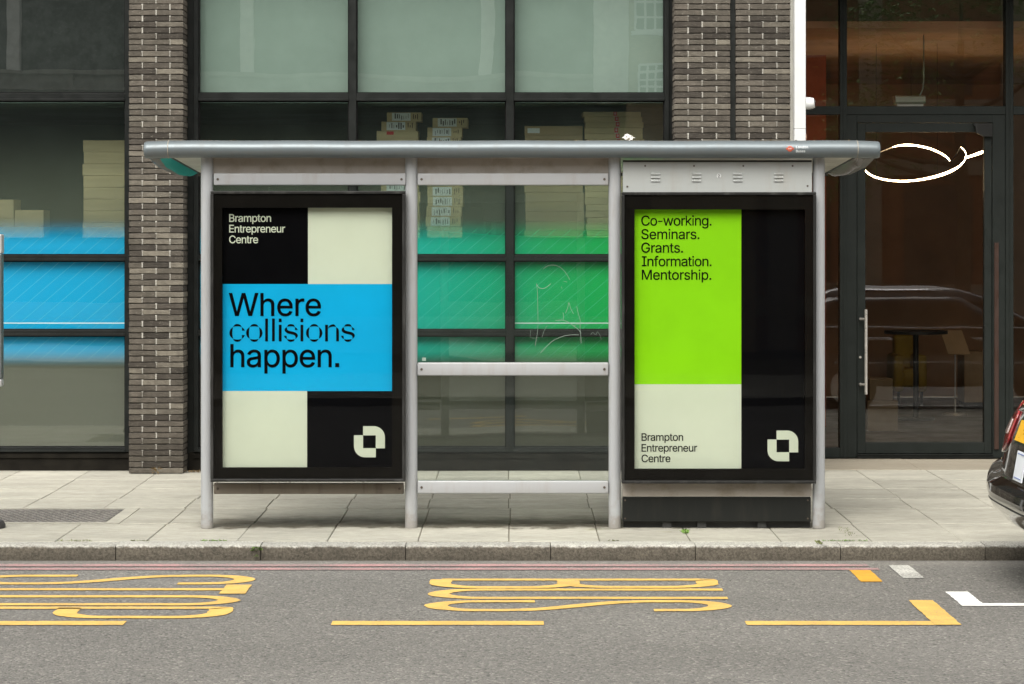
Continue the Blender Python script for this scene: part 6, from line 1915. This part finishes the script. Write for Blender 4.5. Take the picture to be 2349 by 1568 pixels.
rl = thing('ring_light', 'glowing warm white looping ribbon lamp hanging inside the entrance', 'pendant lamp', LP(2090, 380, 8.0))
loop = [(2204, 337, 8.0), (2213, 345, 7.9), (2216, 356, 7.8), (2211, 370, 7.65), (2196, 384, 7.5), (2172, 396, 7.35), (2140, 406, 7.2), (2105, 412.5, 7.1), (2072, 415, 7.05), (2040, 413, 7.1), (2012, 407, 7.2), (1993, 398, 7.35), (1982, 387, 7.5)]
mb = MB()


def ribbon(mb, pts, ws, hh):
    """flat vertical strip of varying height with real thickness"""
    P = curve_pts([LP(*p) for p in pts], 8)
    W = [w[0] for w in curve_pts([(w, 0) for w in ws], 8)]
    rows = []
    for (x, y, z), w in zip(P, W):
        h = w * hh
        rows.append([(x, y - 0.006, z - h), (x, y + 0.012, z - h), (x, y + 0.012, z + h), (x, y - 0.006, z + h)])
    mb.grid(rows, closed=True)
    mb.f.append([len(mb.v) - len(rows) * 4 + k for k in range(4)]); mb.m.append(0)
    mb.f.append([len(mb.v) - 4 + k for k in range(4)]); mb.m.append(0)


ribbon(mb, loop, [0.25, 0.5, 0.7, 0.9, 1.3, 1.6, 1.4, 1.1, 1.0, 0.95, 0.9, 0.9, 0.9], 0.0078)
ribbon(mb, [(2046, 337.5, 8.8), (2062, 333.5, 8.8), (2080, 332, 8.8), (2105, 334, 8.75), (2135, 341, 8.65), (2160, 352, 8.55), (2174, 362, 8.45), (2180, 370, 8.4)], [0.3, 0.8, 1.0, 1.0, 1.0, 0.9, 0.7, 0.4], 0.0085)
ribbon(mb, [(2213, 362, 8.1), (2235, 355, 8.0), (2262, 345, 7.9)], [0.7, 1.0, 1.2], 0.0115)
mb.build('led_ribbon', M['led'], rl)
mb = MB()
for px, py, y in ((2090, 330, 8.8), (2150, 400, 7.2), (2010, 405, 7.2)):
    x, _, z = LP(px, py, y)
    mb.tube([(x, y, z), (x, y, 3.82)], 0.002, n=5)
mb.tube([LP(*p) for p in curve_pts([(1982, 387, 7.5), (2000, 358, 8.2), (2046, 337.5, 8.8)])], 0.008, n=6)
mb.tube([LP(*p) for p in curve_pts([(2180, 370, 8.4), (2195, 352, 8.2), (2204, 337, 8.0)])], 0.008, n=6)
mb.build('support', M['black_metal'], rl)

yb_ = 6.4
bx = thing('hanging_unit', 'pale green metal unit hanging on a curved cable behind the glass above the door', 'hanging light', LP(2087, 243, yb_))
mb = MB()
X0, X1 = PX(2053, yb_), PX(2122, yb_)
prof = [(yb_, PZ(219, yb_)), (yb_ - 0.03, PZ(222, yb_)), (yb_ - 0.035, PZ(233, yb_)), (yb_ - 0.02, PZ(237, yb_)), (yb_ + 0.1, PZ(237, yb_)), (yb_ + 0.1, PZ(219, yb_))]
mb.prism_x(prof, X0, X1)
mb.build('housing', M['pale_green'], bx)
mb = MB()
mb.box(PX(2058, yb_), PX(2118, yb_), yb_, yb_ + 0.08, PZ(243, yb_), PZ(237.3, yb_))
mb.build('diffuser', M['label'], bx)
mb = MB()
mb.tube([LP(*p) for p in curve_pts([(2110, 219, yb_ + 0.03), (2116, 205, yb_ + 0.03), (2119, 180, yb_ + 0.03), (2119, 120, yb_ + 0.03), (2119, -60, yb_ + 0.03)])], 0.006, n=8)
mb.build('cable', M['pale_green'], bx, smooth=True)

ys = 10.9
FL = -0.008
st_ = thing('sign_stand', 'tilted tan notice board on a thin stand inside the entrance door', 'sign stand', (PX(2192, ys), ys, FL))
mb = MB()
q = [LP(2160, 758, ys), LP(2210, 758, ys), LP(2227, 813, ys), LP(2175, 813, ys)]
mb.add([(x, y + (0.1 if i < 2 else 0), z) for i, (x, y, z) in enumerate(q)] + [(x, y + 0.02 + (0.1 if i < 2 else 0), z) for i, (x, y, z) in enumerate(q)], [(0, 1, 2, 3), (7, 6, 5, 4), (0, 4, 5, 1), (1, 5, 6, 2), (2, 6, 7, 3), (3, 7, 4, 0)])
mb.build('board', M['tan'], st_, bevel=0.004)
mb = MB()
x = PX(2193, ys)
mb.cyl((x, ys + 0.05, 0.0), (x, ys + 0.05, PZ(813, ys) + 0.03), 0.010, n=12)
mb.build('pole', M['steel'], st_, smooth=True)
mb = MB()
mb.cyl((x, ys + 0.05, FL), (x, ys + 0.05, 0.012), 0.14, 0.13, n=28)
mb.build('foot', M['steel'], st_, smooth=True)

t = thing('cabinet', 'pale brown cabinet deep inside the lobby behind the sign stand', 'cabinet', (PX(2230, 12), 12.2, FL))
mb = MB()
mb.box(PX(2212, 12), PX(2262, 12), 12, 12.45, 0.06, PZ(806, 12))
mb.build('carcass', M['tan'], t, bevel=0.005)
mb = MB()
mb.box(PX(2214, 12), PX(2260, 12), 12.03, 12.42, FL, 0.06)
mb.build('base', M['black_metal'], t)
t = thing('armchair', 'mustard yellow armchair deep inside the lobby', 'armchair', (PX(2085, 12.6), 12.9, FL))
X0, X1 = PX(2048, 12.6), PX(2124, 12.6)
for nm, b_ in (('seat', (X0 + 0.1, X1 - 0.1, 12.5, 13.1, 0.2, 0.42)), ('backrest', (X0 + 0.08, X1 - 0.08, 13.0, 13.2, 0.3, 0.80)), ('armrest', (X0, X0 + 0.12, 12.5, 13.1, 0.15, 0.58)), ('armrest', (X1 - 0.12, X1, 12.5, 13.1, 0.15, 0.58))):
    mb = MB()
    mb.box(*b_)
    mb.build(nm, M['mustard'], t, bevel=0.04, seg=4, smooth=True)
for sx_ in (X0 + 0.06, X1 - 0.06):
    for sy_ in (12.55, 13.05):
        mb = MB()
        mb.cyl((sx_, sy_, FL), (sx_, sy_, 0.16), 0.018, n=10)
        mb.build('leg', M['black_metal'], t)
t = thing('bar_table', 'black pedestal table inside the lobby behind the door glass', 'table', (PX(2101, 10), 10.2, FL))
mb = MB()
x = PX(2101, 10.2)
mb.cyl((x, 10.2, 0.02), (x, 10.2, PZ(765, 10.2)), 0.03, n=14)
mb.build('pedestal', M['black_metal'], t, smooth=True)
mb = MB()
mb.cyl((x, 10.2, PZ(765, 10.2)), (x, 10.2, PZ(758, 10.2)), 0.34, n=32)
mb.build('table_top', M['black_metal'], t, smooth=True)
mb = MB()
mb.cyl((x, 10.2, FL), (x, 10.2, 0.02), 0.20, n=28)
mb.build('foot', M['black_metal'], t, smooth=True)
for i, (xa, xb, ya, yb, lab) in enumerate(((1990, 2060, 905, 960, 'larger brown carton on the lobby floor'), (1995, 2048, 855, 905, 'smaller brown carton on top of the larger carton in the lobby'))):
    yy = 8.6
    X0, X1 = PX(xa, yy), PX(xb, yy)
    z0 = FL if i == 0 else 0.302
    z1 = 0.30 if i == 0 else 0.52
    t = thing('cardboard_box', lab, 'cardboard box', ((X0 + X1) / 2, yy + 0.15, z0), 'cartons in the lobby')
    mb = MB()
    mb.box(X0, X1, yy, yy + 0.3, z0, z1)
    mb.build('carton', M['lobby_card'], t, bevel=0.003, seg=1)

# ================================================================== PARKED CAR
CXC, CYC = 2.900, -2.15                      # rear-most x, centre line y
CL = 4.35
car = thing('parked_car', 'black car at the kerb, its rear corner showing a red tail lamp and yellow plate', 'car', (CXC + CL / 2, CYC, GZ))


def tabv(tab, z):
    for (a, va), (b, vb) in zip(tab[:-1], tab[1:]):
        if z <= b:
            t = max(0.0, (z - a) / (b - a))
            return va + (vb - va) * t
    return tab[-1][1]


XR = [(0.20, 0.26), (0.325, 0.13), (0.36, 0.075), (0.42, 0.025), (0.48, 0.0), (0.54, 0.0), (0.575, 0.02), (0.60, 0.085), (0.70, 0.105), (0.85, 0.13), (0.95, 0.165), (1.02, 0.20), (1.10, 0.27), (1.20, 0.36), (1.30, 0.47), (1.40, 0.62), (1.46, 0.80), (1.495, 1.05), (1.51, 1.5)]
XF = [(0.27, 4.25), (0.40, 4.33), (0.60, 4.35), (0.75, 4.30), (0.85, 4.18), (0.92, 3.9), (0.98, 3.45), (1.02, 3.32), (1.2, 3.0), (1.35, 2.70), (1.45, 2.42), (1.495, 2.15), (1.51, 1.8)]
WW = [(0.27, 0.78), (0.40, 0.86), (0.55, 0.895), (0.70, 0.90), (0.85, 0.895), (0.95, 0.87), (1.02, 0.835), (1.20, 0.755), (1.35, 0.675), (1.45, 0.58), (1.495, 0.42), (1.51, 0.18)]
NS = 3.2


def car_pt(z, s):
    """s in 0..1 runs along the far half: 0 = rear centre line, 1 = front centre line"""
    g = max(0.0, min(1.0, (s - 0.09) / 0.24))
    g = g * g * (3 - 2 * g)
    zr_ = z - 0.10 * g * max(0.0, min(1.0, (0.95 - z) / 0.2))   # the bumper shoulder climbs towards the corner
    xr, xf, w = tabv(XR, zr_), tabv(XF, z), tabv(WW, z)
    a = min(0.17, (xf - xr) / 2.2)
    if s < 0.35:
        ph = s / 0.35 * math.pi / 2
        y = w * math.sin(ph) ** (2 / NS)
        x = xr + a * (1 - max(0, math.cos(ph)) ** (2 / NS))
    elif s > 0.65:
        ph = (1 - s) / 0.35 * math.pi / 2
        y = w * math.sin(ph) ** (2 / NS)
        x = xf - a * (1 - max(0, math.cos(ph)) ** (2 / NS))
    else:
        t = (s - 0.35) / 0.30
        x = xr + a + (xf - xr - 2 * a) * t
        y = w
    return x, y


zs = sorted(set([0.325, 0.335, 0.35, 0.37, 0.42, 0.47, 0.52, 0.56, 0.60, 0.63, 0.655, 0.672, 0.69, 0.705, 0.72, 0.74, 0.76, 0.80, 0.85, 0.90, 0.95, 0.985, 1.02, 1.06, 1.10, 1.15, 1.20, 1.25, 1.30, 1.35, 1.40, 1.43, 1.46, 1.48, 1.495, 1.51]))
ss = [i / 60 for i in range(61)]
rows = []
for z in zs:
    r_ = [(CXC + x, CYC + y, GZ + z) for x, y in (car_pt(z, s) for s in ss)]
    r_ += [(CXC + x, CYC - y, GZ + z) for x, y in (car_pt(z, s) for s in reversed(ss[1:-1]))]
    rows.append(r_)
mb = MB()
mb.grid(rows, closed=True)
n_ = len(rows[0])
mb.f.append([len(mb.v) - n_ + k for k in range(n_)]); mb.m.append(0)
mb.f.append(list(range(n_))); mb.m.append(0)
body = mb.build('body', M['paint_black'], car, smooth=True)


def surf_patch(name, mat, zr, sr, off, side=1, parent=car, nz=10, nsx=12, zfun=None):
    """panel lying 'off' proud of the car skin; zr = z range, sr = s range"""
    mb = MB()
    rows = []
    for i in range(nz + 1):
        r_ = []
        for k in range(nsx + 1):
            s = sr[0] + (sr[1] - sr[0]) * k / nsx
            if zfun:
                za, zb = zfun(k / nsx)
            else:
                za, zb = zr
            z = za + (zb - za) * i / nz
            x, y = car_pt(z, s)
            e = 1e-3
            xa, ya = car_pt(z, max(0, s - e))
            xb, yb = car_pt(z, min(1, s + e))
            xc, yc = car_pt(z + 0.004, s)
            xd, yd = car_pt(z - 0.004, s)
            t1 = Vector((xb - xa, yb - ya, 0))
            t2 = Vector((xc - xd, yc - yd, 0.008))
            nrm = t1.cross(t2).normalized()
            mid = Vector((CL / 2, 0, z))
            p = Vector((x, y, z))
            if nrm.dot(p - mid) < 0:
                nrm = -nrm
            p = p + nrm * off
            r_.append((CXC + p.x, CYC + side * p.y, GZ + p.z))
        rows.append(r_)
    mb.grid(rows)
    o = mb.build(name, mat, parent, smooth=True)
    sm = o.modifiers.new('thickness', 'SOLIDIFY')
    sm.thickness = off * 0.9
    sm.offset = -1 if side > 0 else 1
    return o


def s_at_y(z, yv):
    lo, hi = 0.0, 0.35
    for _ in range(30):
        m = (lo + hi) / 2
        if car_pt(z, m)[1] < yv:
            lo = m
        else:
            hi = m
    return lo


for sd_ in (1, -1):
    # tail lamp: leaf shape wrapping the corner
    def zf(u):
        c = math.sin(math.pi * min(1, max(0.0, u * 0.92 + 0.06))) ** 0.55
        return (0.90 - 0.18 * c + 0.03 * u, 0.90 + 0.16 * c)
    lm = surf_patch('tail_lamp', M['red_lamp'], None, (0.085, 0.30), 0.012, sd_, zfun=zf)
    surf_patch('clear_lens', M['clear_lamp'], (0.855, 0.945), (0.12, 0.20), 0.0155, sd_, lm)
    surf_patch('side_window', M['car_glass'], (1.03, 1.36), (0.36, 0.62), 0.004, sd_, nz=6)
    surf_patch('window_trim', M['chrome'], (1.003, 1.018), (0.33, 0.66), 0.006, sd_, nz=2, nsx=24)
    surf_patch('side_moulding', M['chrome'], (0.60, 0.622), (0.40, 0.60), 0.008, sd_, nz=2)
    surf_patch('roof_rail', M['chrome'], (1.425, 1.445), (0.37, 0.60), 0.012, sd_, nz=2)
    for sr in ((0.425, 0.45), (0.53, 0.555)):
        surf_patch('door_handle', M['chrome'], (0.865, 0.895), sr, 0.022, sd_, nz=2, nsx=4)
    surf_patch('bumper_seam', M['gasket'], (0.468, 0.475), (0.0, 0.36), 0.0015, sd_, nz=1, nsx=24)
surf_patch('rear_window', M['car_glass'], (1.12, 1.40), (0.0, 0.12), 0.004, 1)
surf_patch('rear_window', M['car_glass'], (1.12, 1.40), (0.0, 0.12), 0.004, -1)
surf_patch('windscreen', M['car_glass'], (1.05, 1.42), (0.78, 1.0), 0.004, 1)
surf_patch('windscreen', M['car_glass'], (1.05, 1.42), (0.78, 1.0), 0.004, -1)
surf_patch('tailgate_lip', M['paint_black'], (1.00, 1.035), (0.0, 0.075), 0.03, 1, nz=4)
surf_patch('tailgate_lip', M['paint_black'], (1.00, 1.035), (0.0, 0.075), 0.03, -1, nz=4)
surf_patch('tailgate_seam', M['gasket'], (0.612, 0.617), (0.0, 0.12), 0.002, 1, nz=1)
# plates on the tailgate (flat, tilted with the panel)


def plate(name, mat, ya, yb, za, zb, off, parent=car, label=None, mi=None):
    def pt(y, z):
        s = s_at_y(z, abs(y))
        x, _ = car_pt(z, s)
        return x
    ym = min(abs(ya), abs(yb)) if ya * yb > 0 else 0
    xm0 = min(pt(ya, za), pt(yb, za)) - off
    xm1 = min(pt(ya, zb), pt(yb, zb)) - off
    mb = MB()
    q = [(xm0, ya, za), (xm0, yb, za), (xm1, yb, zb), (xm1, ya, zb)]
    mb.add([(CXC + x, CYC + y, GZ + z) for x, y, z in q] + [(CXC + x + 0.006, CYC + y, GZ + z) for x, y, z in q], [(0, 1, 2, 3), (7, 6, 5, 4), (0, 4, 5, 1), (1, 5, 6, 2), (2, 6, 7, 3), (3, 7, 4, 0)])
    o = mb.build(name, mat, parent)
    if label:
        o['label'] = label
    return o


plate('plate_holder', M['car_trim'], -0.29, 0.30, 0.825, 0.985, 0.008)
plate('number_plate', M['plate_yellow'], -0.26, 0.27, 0.845, 0.965, 0.016, label='yellow rear number plate')
wpl = plate('licence_plate', M['plate_white'], -0.15, 0.10, 0.625, 0.795, 0.02, label='white licence plate with thin blue corner lines')
for q in ((-0.12, 0.07, 0.780, 0.784), (-0.12, 0.07, 0.640, 0.644)):
    plate('blue_line', M['plate_blue'], q[0], q[1], q[2], q[3], 0.024, wpl)
for wx in (1.0, 3.55):
    for sd_ in (1, -1):
        w_ = thing('wheel', None, None)
        w_.parent = car
        mb = MB()
        yc = CYC + sd_ * 0.80
        n = 36
        rows = []
        for (dy, r_) in ((-0.10, 0.20), (-0.10, 0.28), (-0.085, 0.315), (-0.06, 0.325), (0.06, 0.325), (0.095, 0.315), (0.115, 0.29), (0.112, 0.215)):
            rows.append([(CXC + wx + r_ * math.cos(2 * math.pi * q / n), yc + sd_ * dy, GZ + 0.325 + r_ * math.sin(2 * math.pi * q / n)) for q in range(n)])
        mb.grid(rows, closed=True)
        mb.build('tyre', M['tyre'], w_, smooth=True)
        mb = MB()
        mb.cyl((CXC + wx, yc + sd_ * 0.06, GZ + 0.325), (CXC + wx, yc + sd_ * 0.085, GZ + 0.325), 0.214, n=36)
        for k in range(5):
            t = 2 * math.pi * k / 5
            mb.rbox(Vector((CXC + wx + 0.11 * math.cos(t), yc + sd_ * 0.095, GZ + 0.325 + 0.11 * math.sin(t))), (0.20, 0.02, 0.05), ry=-t)
        mb.build('rim', M['chrome'], w_)
        surf_patch('wheel_arch', M['car_trim'], (0.33, 0.66), (0.35 + (wx - 0.38 - 0.42) / (3.5) * 0.30, 0.35 + (wx + 0.38 - 0.42) / 3.5 * 0.30), 0.004, sd_, nz=6)

# ================================================================== STOP SIGN CASE AT THE LEFT EDGE
yt = -0.25
tp = thing('timetable_case', 'grey timetable case with a black rubber foot, cut off by the left picture edge', 'timetable post', (PX(-60, yt), yt, 0))
X1 = PX(6, yt)
mb = MB()
mb.box(X1 - 0.48, X1, yt - 0.04, yt + 0.04, PZ(868, yt), PZ(582, yt))
mb.build('case', M['sign_grey'], tp, bevel=0.006)
mb = MB()
mb.box(X1 - 0.485, X1 + 0.002, yt - 0.045, yt + 0.045, PZ(581.5, yt), PZ(537, yt))
mb.build('top_cap', M['sign_pale'], tp, bevel=0.008)
mb = MB()
mb.box(X1 - 0.48, X1, yt - 0.043, yt + 0.043, PZ(886, yt), PZ(868.5, yt))
mb.build('bottom_cap', M['sign_pale'], tp, bevel=0.012, seg=3)
mb = MB()
mb.cyl((X1 - 0.24, yt + 0.09, 0), (X1 - 0.24, yt + 0.09, 2.6), 0.045, n=24)
mb.build('post', M['post'], tp, smooth=True)
mb = MB()
n = 30
xc_ = PX(14, 0.05) - 0.25
rows = []
for (r_, z) in ((0.25, 0.0), (0.25, 0.02), (0.235, 0.045), (0.19, 0.06), (0.10, 0.066), (0.05, 0.066)):
    rows.append([(xc_ + r_ * math.cos(2 * math.pi * q / n), yt + 0.27 + r_ * 0.7 * math.sin(2 * math.pi * q / n), z) for q in range(n)])
mb.grid(rows, closed=True)
mb.build('foot', M['rubber'], tp, smooth=True)

# ================================================================== PLANTS AND LITTER


def leaf(mb, p, d, l, w, up=0.3):
    p = Vector(p)
    d = Vector(d).normalized()
    side = d.cross(Vector((0, 0, 1)))
    side = side.normalized() if side.length > 1e-3 else Vector((1, 0, 0))
    tip = p + d * l
    mid = p + d * l * 0.5 + Vector((0, 0, l * up * 0.5))
    mb.add([p, mid - side * w / 2, tip, mid + side * w / 2], [(0, 1, 2), (0, 2, 3)])


def weed(x, y, z, size, nl, label, name='weed', group=None, ysp=1.0):
    mb = MB()
    for k in range(nl):
        a = random.uniform(0, 2 * math.pi)
        h = random.uniform(0.1, 0.8) * size
        r_ = random.uniform(0, 0.35) * size
        leaf(mb, (x + r_ * math.cos(a), y + r_ * ysp * math.sin(a) - 0.004, z + h * 0.4), (math.cos(a), math.sin(a) * ysp, random.uniform(-0.1, 0.7)), size * random.uniform(0.3, 0.6), size * random.uniform(0.14, 0.28))
    o = mb.build(name, M['leaf'], smooth=False, recalc=False, loc=(x, y, z))
    return tag(o, label, 'weed', group)


weed(PX(591, -0.98), -0.955, -0.035, 0.065, 34, 'small bright green weed growing out of a kerb joint')
weed(PX(588, -0.98), -0.958, -0.075, 0.03, 12, 'tiny weed sprout low in the same kerb joint')


def moss(x0, x1, y0, y1, n, label, size=0.012, mat='moss'):
    mb = MB()
    for k in range(n):
        x, y = random.uniform(x0, x1), random.uniform(y0, y1)
        a = random.uniform(0, 2 * math.pi)
        leaf(mb, (x, y, 0.0), (math.cos(a), math.sin(a), random.uniform(0.2, 1.6)), size * random.uniform(0.6, 1.5), size * 0.5)
    o = mb.build('moss', M[mat], recalc=False, loc=((x0 + x1) / 2, (y0 + y1) / 2, 0))
    return tag(o, label, 'moss')


def zpav(py):
    return FPX * CAM_H / (py - CY) - CAM_D


moss(PX(1566, -0.35), PX(1582, -0.35), zpav(1224), zpav(1217), 90, 'small tuft of moss on the paving in front of the black plinth', 0.018, 'leaf')
yj = KB + 0.004
for xa, xb, n, lb in ((130, 210, 60, 'thin green moss line in the kerb-back joint left of the kerb weed'), (300, 345, 40, 'short moss line in the kerb-back joint, second from the left'), (462, 520, 90, 'bright moss line in the kerb-back joint below the first shelter post'), (1886, 1990, 110, 'moss line in the kerb-back joint below the right end of the shelter'), (1390, 1425, 30, 'tiny moss line in the kerb-back joint below the third shelter post')):
    moss(PX(xa, yj), PX(xb, yj), yj - 0.008, yj + 0.008, n, lb, 0.012, 'leaf' if n > 80 else 'moss')
yk = KF
moss(PX(1878, yk), PX(1888, yk), KF + 0.01, KB, 60, 'moss in the kerb joint below the right shelter post', 0.014)
moss(PX(1917, 0), PX(1945, 0), -0.5, 0.05, 60, 'moss along the flag joint right of the shelter', 0.010)

mb = MB()
random.seed(21)
xa, ya = PX(362, 3.86), 3.82
for k in range(9):
    a = random.uniform(0, 6.28)
    leaf(mb, (xa + random.uniform(-0.02, 0.02), ya, 0.012 + random.uniform(0, 0.04)), (math.cos(a), -0.3, math.sin(a)), 0.04, 0.016)
tag(mb.build('dead_leaf', M['dead_leaf'], recalc=False, loc=(xa, ya, 0)), 'curled dry leaf lying at the foot of the left brick pier', 'leaf')
mb = MB()
xa, ya = PX(436, 4.05), 4.0
for k in range(26):
    a = random.uniform(0, 6.28)
    leaf(mb, (xa + random.uniform(-0.06, 0.1), ya + random.uniform(-0.05, 0.05), 0.004), (math.cos(a), math.sin(a), random.uniform(0, 0.5)), 0.035, 0.014)
tag(mb.build('dead_leaves', M['dead_leaf'], recalc=False, loc=(xa, ya, 0)), 'scatter of dry leaves in the corner beside the left brick pier', 'leaves', kind='stuff')
# crumpled paper and leaf crumbs on the shelter roof
bm = bmesh.new()
bmesh.ops.create_icosphere(bm, subdivisions=3, radius=1)
mb = MB()
xa, ya = PX(1441, 0.05), 0.05
za = PZ(321, ya) + 0.004
for v in bm.verts:
    c = v.co
    k = 1 + 0.35 * math.sin(c.x * 7 + 1) * math.cos(c.z * 6) + 0.2 * math.sin(c.y * 11 + c.x * 5)
    v.co = Vector((c.x * 0.034, c.y * 0.03, c.z * 0.017 + (0.010 if c.x < 0 else 0) * max(0, c.z))) * k
mb.add([(xa + v.co.x, ya + v.co.y, za + 0.012 + v.co.z) for v in bm.verts], [tuple(v.index for v in f.verts) for f in bm.faces])
bm.free()
tag(mb.build('crumpled_paper', M['litter'], loc=(xa, ya, za)), 'crumpled scrap of white paper lying on the shelter roof', 'litter')
mb = MB()
for k in range(90):
    x = random.choice((random.uniform(RX0 + 0.1, RX1 - 0.1), random.gauss(PX(1470, 0), 0.12), random.gauss(PX(470, 0), 0.1), random.gauss(2.1, 0.15)))
    x = max(RX0 + 0.05, min(RX1 - 0.05, x))
    a = random.uniform(0, 6.28)
    leaf(mb, (x, random.uniform(-0.07, 0.1), RZ1 - 0.001), (math.cos(a), math.sin(a), random.uniform(0, 0.3)), 0.03, 0.014)
tag(mb.build('leaf_litter', M['dead_leaf'], recalc=False, loc=(0, 0, RZ1)), 'brown leaf crumbs scattered along the top of the shelter roof', 'leaf litter', kind='stuff')

# ================================================================== ACROSS THE STREET (seen reflected in the glass)
YO = -26.0
kO = (2 * 4.2 + CAM_D + 26.0 - 0.0) / FPX    # mirrored distance scale


def OX(px):
    return (px - CX) * kO


def OZ(py):
    return CAM_H - (py - CY) * kO


ob = thing('terrace_building', 'pale framed building across the street, seen only as a reflection in the office windows', 'building', (-6, YO - 4, 0))
xe = OX(1440)
mb = MB()
mb.box(-30, xe, YO - 8, YO - 0.25, 0, 12)
mb.build('glazed_wall', M['far_dark'], ob)
mb = MB()
for k in range(-4, 3):
    x = OX(567) + k * OX(CX + 538)
    if x > xe - 1:
        continue
    mb.box(x - 0.13, x + 0.13, YO - 0.25, YO - 0.02, OZ(165), 12)
mb.box(OX(1362), xe, YO - 0.25, YO, OZ(216), 12)
mb.build('column', M['far_pale'], ob)
mb = MB()
mb.box(-30, OX(1362), YO - 0.25, YO - 0.1, OZ(216), OZ(168))
mb.box(-30, OX(1362), YO - 0.25, YO + 0.05, OZ(172), OZ(163))
mb.box(-30, OX(1362), YO - 0.25, YO + 0.05, OZ(205), OZ(199))
for k in range(-14, 8):
    x = OX(700) + k * OX(CX + 269)
    if x < OX(1362):
        mb.box(x - 0.05, x + 0.05, YO - 0.25, YO + 0.02, OZ(200), OZ(170))
mb.build('spandrel', M['far_mid'], ob)
mb = MB()
mb.box(-30, OX(1362), YO - 0.25, YO + 0.02, 0, 0.6)
mb.build('shopfront', M['far_mid'], ob)

hb = thing('brick_house', 'yellow brick house with white sash windows across the street, seen only as a reflection', 'house', (xe + 2, YO - 4, 0))
xe2 = OX(1640)
mb = MB()
mb.box(xe + 0.01, xe2, YO - 8, YO - 0.02, 0, 13)
mb.build('wall', M['far_brick'], hb)
for px0, px1, py0, py1 in ((1455, 1522, -60, 70), (1464, 1522, 145, 214), (1560, 1615, -60, 70), (1560, 1615, 145, 214)):
    x0, x1, z0, z1 = OX(px0), OX(px1), OZ(py1), OZ(py0)
    mb = MB()
    mb.box(x0, x1, YO - 0.02, YO + 0.01, z0, z1)
    w_ = mb.build('window', M['far_dark'], hb)
    mb = MB()
    for t in (0, 1 / 3, 2 / 3, 1):
        x = x0 + (x1 - x0) * t
        mb.box(x - 0.022, x + 0.022, YO + 0.01, YO + 0.05, z0, z1)
    for t in (0, 0.25, 0.5, 0.75, 1):
        z = z0 + (z1 - z0) * t
        mb.box(x0, x1, YO + 0.01, YO + 0.045, z - 0.022, z + 0.022)
    mb.box(x0 - 0.08, x1 + 0.08, YO + 0.0, YO + 0.12, z0 - 0.10, z0 - 0.02)
    mb.build('sash_frame', M['sash'], w_)
rb = thing('red_building', 'red brick building with pale stone bands across the street, seen only as a reflection', 'building', (12, YO - 4, 0))
mb = MB()
mb.box(xe2 + 0.01, 30, YO - 9, YO - 1.0, 0, 12)
mb.build('wall', M['far_red'], rb)
mb = MB()
for z in (0.6, 3.3, 4.6, 5.9, 7.2, 8.5):
    mb.box(xe2 + 0.02, 30, YO - 1.0, YO - 0.93, z, z + 0.35)
for k in range(6):
    x = xe2 + 0.3 + k * 3.1
    mb.box(x, x + 0.5, YO - 1.0, YO - 0.85, 0, 12)
mb.build('stone_band', M['far_stone'], rb)
for k in range(6):
    x = xe2 + 1.3 + k * 3.1
    for z in (0.9, 4.95 + 0.1, 7.55 + 0.1):
        mb = MB()
        mb.box(x, x + 1.5, YO - 1.0, YO - 0.95, z, z + 0.78 if z > 1 else z + 2.2)
        mb.build('window', M['far_dark'], rb)


def tree(x, y, h, cr, label, seed):
    random.seed(seed)
    t = thing('street_tree', label, 'tree', (x, y, 0), 'street trees across the road')
    mb = MB()
    mb.tube([(x, y, 0), (x + 0.05, y, h * 0.3), (x - 0.05, y + 0.05, h * 0.55), (x, y, h * 0.85)], [0.17, 0.13, 0.10, 0.03], n=10)
    br = []
    for k in range(9):
        a = random.uniform(0, 6.28)
        z0 = h * random.uniform(0.4, 0.75)
        e = Vector((x + math.cos(a) * cr * 0.8, y + math.sin(a) * cr * 0.8, z0 + random.uniform(0.3, 1.4)))
        mb.tube([(x, y, z0), ((x + e.x) / 2, (y + e.y) / 2, z0 + 0.35 * (e.z - z0)), e], [0.06, 0.04, 0.012], n=6)
        br.append(e)
    mb.build('trunk', M['bark'], t, smooth=True)
    mb = MB()
    for e in br + [Vector((x, y, h * 0.9))] * 2:
        for c in range(5):
            cc = e + Vector((random.gauss(0, 0.45), random.gauss(0, 0.45), random.gauss(0, 0.4)))
            for q in range(70):
                p = cc + Vector((random.gauss(0, 0.28), random.gauss(0, 0.28), random.gauss(0, 0.22)))
                a = random.uniform(0, 6.28)
                leaf(mb, p, (math.cos(a), math.sin(a), random.uniform(-0.8, 0.3)), random.uniform(0.10, 0.18), random.uniform(0.05, 0.10))
    mb.build('crown', M['foliage'], t, recalc=False)


tree(8.3, -18.6, 7.4, 2.4, 'leafy tree on the far pavement, reflected above the entrance door', 5)
tree(12.8, -18.8, 7.5, 2.1, 'leafy tree farther right on the far pavement, reflected at the picture edge', 9)
